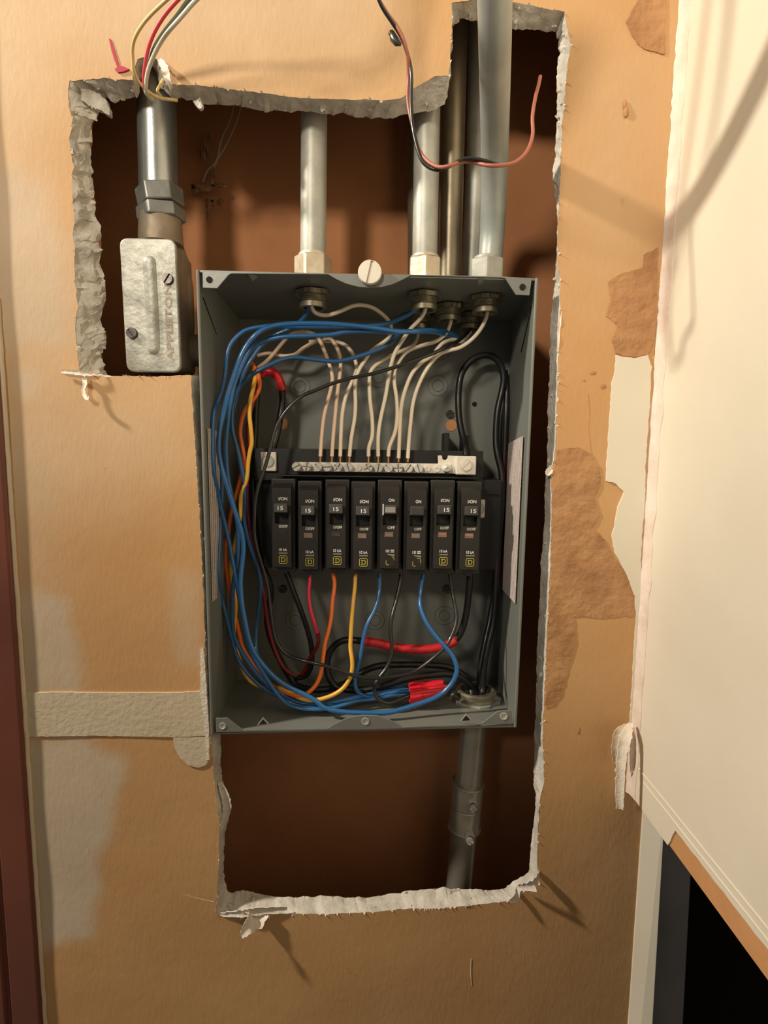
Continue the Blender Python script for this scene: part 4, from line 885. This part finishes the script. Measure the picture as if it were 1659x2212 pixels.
wire('darker blue wire sagging lowest across the white wires', 'w_blue2', RB, [(862,718,.040),(852,734,.043),(834,747,.045),(807,759,.045),(761,774,.044),(725,781,.043),(682,777,.042),(640,772,.040),(615,775,.038),(597,781,.036),(565,797,.034),(543,810,.034),(523,829,.035),(510,852,.036),(503,876,.037),(501,905,.037),(502,927,.037),(507,950,.037),(516,981,.037),(522,1011,.037),(528,1041,.037),(529,1086,.038),(528,1122,.039),(533,1150,.040),(541,1180,.042),(551,1207,.044),(560,1240,.046),(564,1266,.047),(560,1302,.048),(555,1348,.048),(553,1384,.046),(555,1411,.042),(571,1436,.036),(593,1460,.032),(622,1486,.030),(656,1504,.028),(690,1516,.026),(720,1523,.026),(755,1517,.030),(800,1503,.036),(840,1490,.042),(882,1484,.046)], group=W)
wire('blue wire dropping from the lone middle conduit behind the arch', 'w_blue2', RB, [(671,640,.031),(667,658,.033),(663,676,.036),(650,693,.040),(628,709,.042),(601,721,.043),(580,732,.043),(565,746,.043),(550,766,.042),(536,788,.041),(525,811,.041),(516,840,.041),(508,870,.040),(499,905,.038),(488,945,.036),(483,985,.034),(481,1025,.033),(480,1056,.032),(479,1090,.031),(476,1122,.030),(475,1158,.029),(473,1195,.028),(472,1231,.028),(474,1260,.028),(479,1290,.028),(486,1322,.029),(495,1357,.030),(504,1393,.031),(515,1425,.031),(535,1455,.031),(566,1484,.031),(600,1503,.029),(640,1522,.025),(680,1529,.022),(720,1526,.024),(760,1513,.030),(810,1500,.036),(886,1494,.040)], group=W)
wire('short blue wire dropping from the fifth breaker into the red wire nuts', 'w_blue', .00155, [(820,1238,.046),(820,1270,.044),(815,1300,.040),(806,1325,.037),(793,1349,.034),(785,1380,.032),(779,1417,.030),(772,1448,.029),(767,1468,.028),(769,1487,.027),(779,1499,.028),(798,1505,.030),(825,1500,.032),(861,1494,.034),(888,1492,.034)], group=W)
wire('orange wire from the third breaker running round to the left bundle', 'w_orange', RB, [(719,1238,.046),(723,1262,.044),(718,1300,.040),(716,1329,.037),(710,1362,.034),(702,1390,.032),(697,1430,.029),(693,1455,.027),(684,1477,.026),(666,1496,.025),(648,1503,.025),(630,1500,.027),(600,1488,.034),(570,1466,.040),(540,1425,.046),(524,1398,.048),(516,1368,.046),(510,1340,.044),(503,1313,.043),(496,1275,.041),(491,1240,.040),(487,1207,.040),(488,1177,.040),(494,1152,.040),(496,1128,.041),(500,1104,.042),(507,1080,.042),(514,1055,.042),(520,1032,.042),(526,1008,.042),(527,987,.042),(523,962,.043),(519,938,.043),(521,914,.044),(529,888,.045),(543,868,.046),(555,852,.047),(561,834,.048),(559,812,.050),(549,792,.054),(540,780,.060)], group=W)
wire('yellow wire from the fourth breaker running round to the left bundle', 'w_yellow', RB, [(768,1238,.046),(767,1265,.043),(763,1300,.038),(760,1336,.034),(758,1372,.031),(757,1400,.029),(760,1420,.027),(761,1441,.026),(756,1465,.025),(741,1487,.024),(716,1503,.023),(684,1512,.022),(656,1511,.024),(629,1497,.028),(607,1486,.033),(584,1488,.038),(564,1483,.040),(542,1472,.041),(526,1451,.043),(517,1424,.043),(509,1398,.043),(505,1365,.042),(508,1330,.041),(509,1300,.039),(502,1260,.038),(499,1230,.038),(503,1200,.037),(509,1170,.037),(515,1140,.037),(519,1115,.037),(520,1090,.037),(521,1068,.037),(528,1050,.037),(534,1030,.037),(536,1000,.037),(540,975,.037),(544,956,.037),(542,926,.037),(539,896,.038),(541,866,.040),(547,838,.044),(551,815,.050),(548,796,.056)], group=W)
wire('red wire from the second breaker curling back to the left bundle', 'w_red', .0015, [(670,1236,.047),(669,1257,.045),(667,1284,.043),(671,1317,.041),(679,1345,.040),(686,1367,.041)], group=W, sm=1)
wire('dark red wire continuing low in the left bundle', 'w_maroon', .0016, [(687,1368,.041),(688,1386,.043),(681,1404,.048),(669,1422,.056),(659,1446,.060),(646,1462,.062),(615,1445,.060),(592,1400,.060),(577,1340,.060),(570,1285,.058),(560,1235,.056),(550,1196,.054),(542,1164,.053),(537,1130,.052),(534,1098,.051),(534,1050,.050),(535,1000,.050),(537,962,.050),(535,932,.050),(540,895,.050),(549,862,.050),(553,830,.052),(551,800,.056)], group=W)
RK = .0014
wire('thin glossy black wire sweeping across the white wires and down the left side', 'w_black', RK, [(1020,704,.074),(1012,716,.066),(998,730,.058),(980,742,.050),(962,751,.045),(934,764,.042),(880,784,.040),(854,793,.040),(807,807,.039),(761,816,.038),(716,829,.037),(680,844,.036),(655,854,.035),(633,871,.034),(611,896,.033),(596,924,.032),(587,956,.031),(579,987,.030),(569,1020,.029),(558,1053,.028),(552,1086,.028),(550,1120,.028),(550,1155,.029),(556,1186,.030),(564,1213,.031),(573,1245,.032),(580,1277,.032),(585,1320,.031),(591,1363,.030),(601,1393,.029),(621,1415,.028),(656,1427,.026),(692,1435,.023),(727,1446,.022),(761,1458,.021),(790,1464,.020),(826,1464,.020),(861,1460,.021),(893,1452,.022),(916,1437,.023),(940,1418,.024),(962,1397,.026),(976,1373,.029),(986,1340,.033),(983,1310,.038),(977,1280,.043),(971,1240,.046)], group=W)
wire('black wire curling down from beside the fifth breaker into the wire nuts', 'w_black', .0016, [(866,1240,.048),(864,1262,.046),(855,1300,.042),(846,1333,.038),(843,1363,.035),(846,1392,.033),(845,1417,.031),(836,1441,.029),(822,1460,.027),(811,1477,.025),(809,1495,.024),(817,1510,.023),(834,1519,.022),(852,1517,.023),(868,1509,.025),(884,1503,.027)], group=W)
RT = .0027
wire('black wire from the leftmost breaker sinking behind the red wire', 'cable', .0021, [(618,1236,.050),(624,1250,.050),(634,1277,.050),(648,1313,.050),(662,1353,.052),(672,1392,.054),(674,1428,.056),(668,1450,.058),(655,1463,.060),(632,1464,.062)], group=W)
k1 = wire('thick black cable down the left side with red tape at its top bend', 'cable', RT, [(585,978,.066),(596,950,.068),(604,910,.070),(610,872,.072),(609,843,.072),(603,822,.071),(592,806,.070),(575,803,.070),(562,812,.070),(556,835,.070),(553,880,.070),(551,930,.070),(548,980,.070),(546,1040,.068),(548,1100,.066),(554,1160,.066),(564,1215,.066),(579,1250,.066),(586,1280,.068),(581,1308,.070),(577,1335,.070),(581,1366,.070),(594,1402,.068),(610,1435,.066),(626,1462,.062),(645,1483,.058),(690,1490,.052),(740,1480,.050),(776,1455,.050),(807,1441,.052),(843,1436,.054),(915,1436,.056),(965,1440,.057),(992,1452,.056),(1008,1468,.054),(1018,1490,.052),(1021,1512,.052)], cat='cable', name='cable', group='thick black cables')
def tape(parent, l, r, label, material='tape'):
    pts = smoothed(catmull(wire_pts(l, r), 6), 2); mb = MB(); rr = [r * (1 + .06 * noise.noise(Vector((i * .55, 1, r * 999)))) for i in range(len(pts))]; mb.tube(pts, rr, 16); o = mk('red_tape', mb, 'tape', parent, smooth=True, angle=60); o['label'] = label
tape(k1, [(611,843,.0715),(603,820,.0705),(592,806,.0690),(575,802,.0690),(563,810,.0690)], RT * 1.32, 'red tape wrapped round the black cable')
k2 = wire('thick black cable from the last breaker with a long red taped stretch at the bottom', 'cable', RT, [(1016,1238,.050),(1013,1275,.050),(1008,1320,.050),(1000,1355,.049),(988,1378,.048),(968,1392,.047),(948,1399,.046),(915,1403,.045),(879,1401,.045),(843,1396,.045),(816,1389,.045),(788,1386,.045),(768,1383,.046),(743,1383,.048),(723,1394,.050),(711,1412,.050),(706,1436,.049),(710,1462,.047),(724,1481,.045),(745,1489,.042),(790,1490,.038),(830,1481,.038),(865,1470,.040),(900,1462,.042),(940,1457,.045),(968,1456,.048),(995,1463,.050),(1013,1478,.051),(1026,1498,.052),(1028,1514,.052)], cat='cable', name='cable', group='thick black cables')
tape(k2, [(985,1383,.0475),(968,1392,.0465),(948,1399,.0455),(915,1403,.0445),(879,1401,.0445),(843,1396,.0445),(816,1389,.0445),(784,1385,.0447)], RT * 1.30, 'long stretch of red tape on the black cable')
k3 = wire('thick black cable looping up on the right into the neutral lug', 'cable', RT, [(1040,1514,.052),(1043,1492,.052),(1046,1440,.054),(1055,1390,.058),(1065,1348,.062),(1070,1294,.064),(1073,1230,.066),(1078,1150,.068),(1084,1080,.070),(1084,1024,.072),(1075,985,.074),(1071,950,.076),(1074,890,.078),(1084,845,.080),(1088,818,.080),(1083,792,.080),(1068,773,.079),(1048,767,.078),(1023,775,.077),(1002,797,.076),(993,823,.075),(990,860,.074),(992,905,.070),(1000,945,.064),(1006,968,.058),(1008,985,.054)], cat='cable', name='cable', group='thick black cables')
k4 = wire('thick black cable running up the right side behind the breakers', 'cable', RT, [(1034,1514,.056),(1036,1494,.058),(1038,1440,.062),(1048,1385,.068),(1058,1340,.074),(1066,1290,.078),(1072,1230,.078),(1078,1150,.078),(1085,1060,.080),(1090,980,.082),(1093,900,.084),(1094,840,.084),(1090,800,.084)], cat='cable', name='cable', group='thick black cables')
# red wire nuts
def wirenut(label, p0, p1, r, wings=True):
    p0, p1 = P(*p0), P(*p1); d = (p1 - p0); L = d.length; d.normalize()
    mb = MB(); mb.lathe(p0, d, [(.002, r * .8), (0, r * .82), (0, r), (L * .30, r * .97), (L * .30, r * .86), (L * .92, r * .60), (L, r * .48), (L, .00001)], 30, wob=lambda i, n: 1.0 if (i % 3) else .93)
    o = mk('wire_nut', mb, 'wirenut', smooth=True, origin=p0, angle=28); tag(o, label, 'wire nut', 'red wire nuts')
    if wings:
        up_ = Vector((0, -.35, 1)); up_ = (up_ - d * up_.dot(d)).normalized()
        for s_ in (1, -1):
            mb = MB(); a = p0 + up_ * s_ * r * .8; th = d.cross(up_) * .0012
            q = [a, p0 + d * L * .05 + up_ * s_ * r * 1.22, p0 + d * L * .32 + up_ * s_ * r * 1.18, p0 + d * L * .52 + up_ * s_ * r * .75, p0 + d * L * .5 + up_ * s_ * r * .4]
            mb.prism([v - th for v in q], th * 2); mk('wing', mb, 'wirenut', o, bevel=.0004)
    mb = MB(); mb.lathe(p0 + d * .0018, d, [(0, r * .8), (0, .00001)], 16); mk('mouth', mb, 'dark', o)
    return o
wirenut('upper rear red wire nut half hidden behind its neighbour', (884, 1492, .040), (957, 1477, .040), .0060)
wirenut('front red wire nut with squared wings facing out', (884, 1502, .030), (966, 1489, .032), .0066)

# ------------------------------------------------------------------ loose low-voltage wires over the wall
G2 = 'low voltage wires at the upper left notch'
def lv(lab, m_, r, l, grp=G2): return wire(lab, m_, r, l, clamp=False, group=grp, cat='wire')
lv('pale yellow thin wire arching out of the upper left notch', 'tv_yellow', .0010, [(383,217,.010),(342,211,.002),(318,196,-.006),(299,176,-.012),(289,152,-.018),(287,126,-.022),(287,99,-.027),(296,72,-.033),(320,38,-.040),(362,-2,-.050),(420,-50,-.060),(520,-110,-.075),(630,-320,-.09),(670,-650,-.10),(670,-1100,-.10)])
lv('pinkish red thin wire rising from the upper left notch', 'tv_red', .0011, [(322,212,.004),(311,190,-.004),(312,150,-.012),(323,95,-.020),(348,44,-.028),(386,-2,-.036),(440,-50,-.046),(540,-110,-.060),(650,-320,-.09),(690,-650,-.10),(690,-1100,-.10)])
lv('cream thin wire rising rightmost from the upper left notch', 'tv_white', .0012, [(330,215,.006),(316,200,-.006),(318,160,-.014),(333,118,-.022),(356,78,-.030),(392,36,-.038),(432,-8,-.045),(500,-60,-.056),(600,-120,-.07),(710,-320,-.09),(750,-650,-.10),(750,-1100,-.10)])
lv('dark greenish thin wire between the red and cream wires', 'tv_green', .0011, [(326,214,.005),(314,198,-.003),(318,150,-.010),(331,108,-.017),(352,72,-.024),(384,32,-.031),(412,-5,-.037),(480,-60,-.048),(580,-125,-.06),(690,-320,-.09),(730,-650,-.10),(730,-1100,-.10)])
lv('tan thin wire end curling inside the upper left notch', 'tv_yellow', .0009, [(352,172,.006),(345,185,.000),(340,196,-.002),(346,206,.002),(352,214,.008)])
G3 = 'twisted pair hanging across the conduits'
pb = [(790,-1100,-.085),(796,-500,-.075),(804,-160,-.065),(812,-30,-.060),(824,12,-.058),(845,45,-.056),(866,78,-.054),(879,112,-.052),(889,160,-.052),(888,222,-.053),(893,282,-.055),(908,340,-.058),(926,361,-.060),(950,367,-.062),(977,356,-.064),(1003,343,-.065),(1035,345,-.066),(1062,352,-.067),(1080,357,-.067)]
pk = [(784,-1100,-.083),(790,-500,-.073),(797,-160,-.063),(806,-34,-.058),(820,2,-.056),(840,34,-.054),(864,68,-.056),(880,115,-.055),(882,165,-.050),(881,222,-.050),(893,278,-.052),(902,316,-.055),(920,345,-.059),(946,361,-.064),(972,358,-.067),(998,349,-.063),(1028,352,-.064),(1060,358,-.069),(1100,355,-.067),(1124,343,-.064),(1141,322,-.061),(1151,290,-.058),(1150,252,-.056),(1157,208,-.054),(1163,185,-.052),(1167,165,-.050)]
wire('thin black wire of the twisted pair hanging in front of the conduits', 'w_black', .00105, pb, clamp=False, group=G3)
wire('pinkish copper-coloured wire of the twisted pair with its end pointing up', 'tv_pink', .00100, pk, clamp=False, group=G3)
mb = MB(); a = P(845, 72, -.054); mb.sphere(a, .0016, (1, 1, 1)); mb.tube([P(846, 70, -.056), P(850, 82, -.057), P(858, 92, -.058), P(866, 96, -.057)], [.0014, .0022, .0020, .0008], 10)
tag(mk('wire_clip', mb, 'w_black', smooth=True, origin=a), 'small dark clip gripping the twisted pair near the top', 'clip')
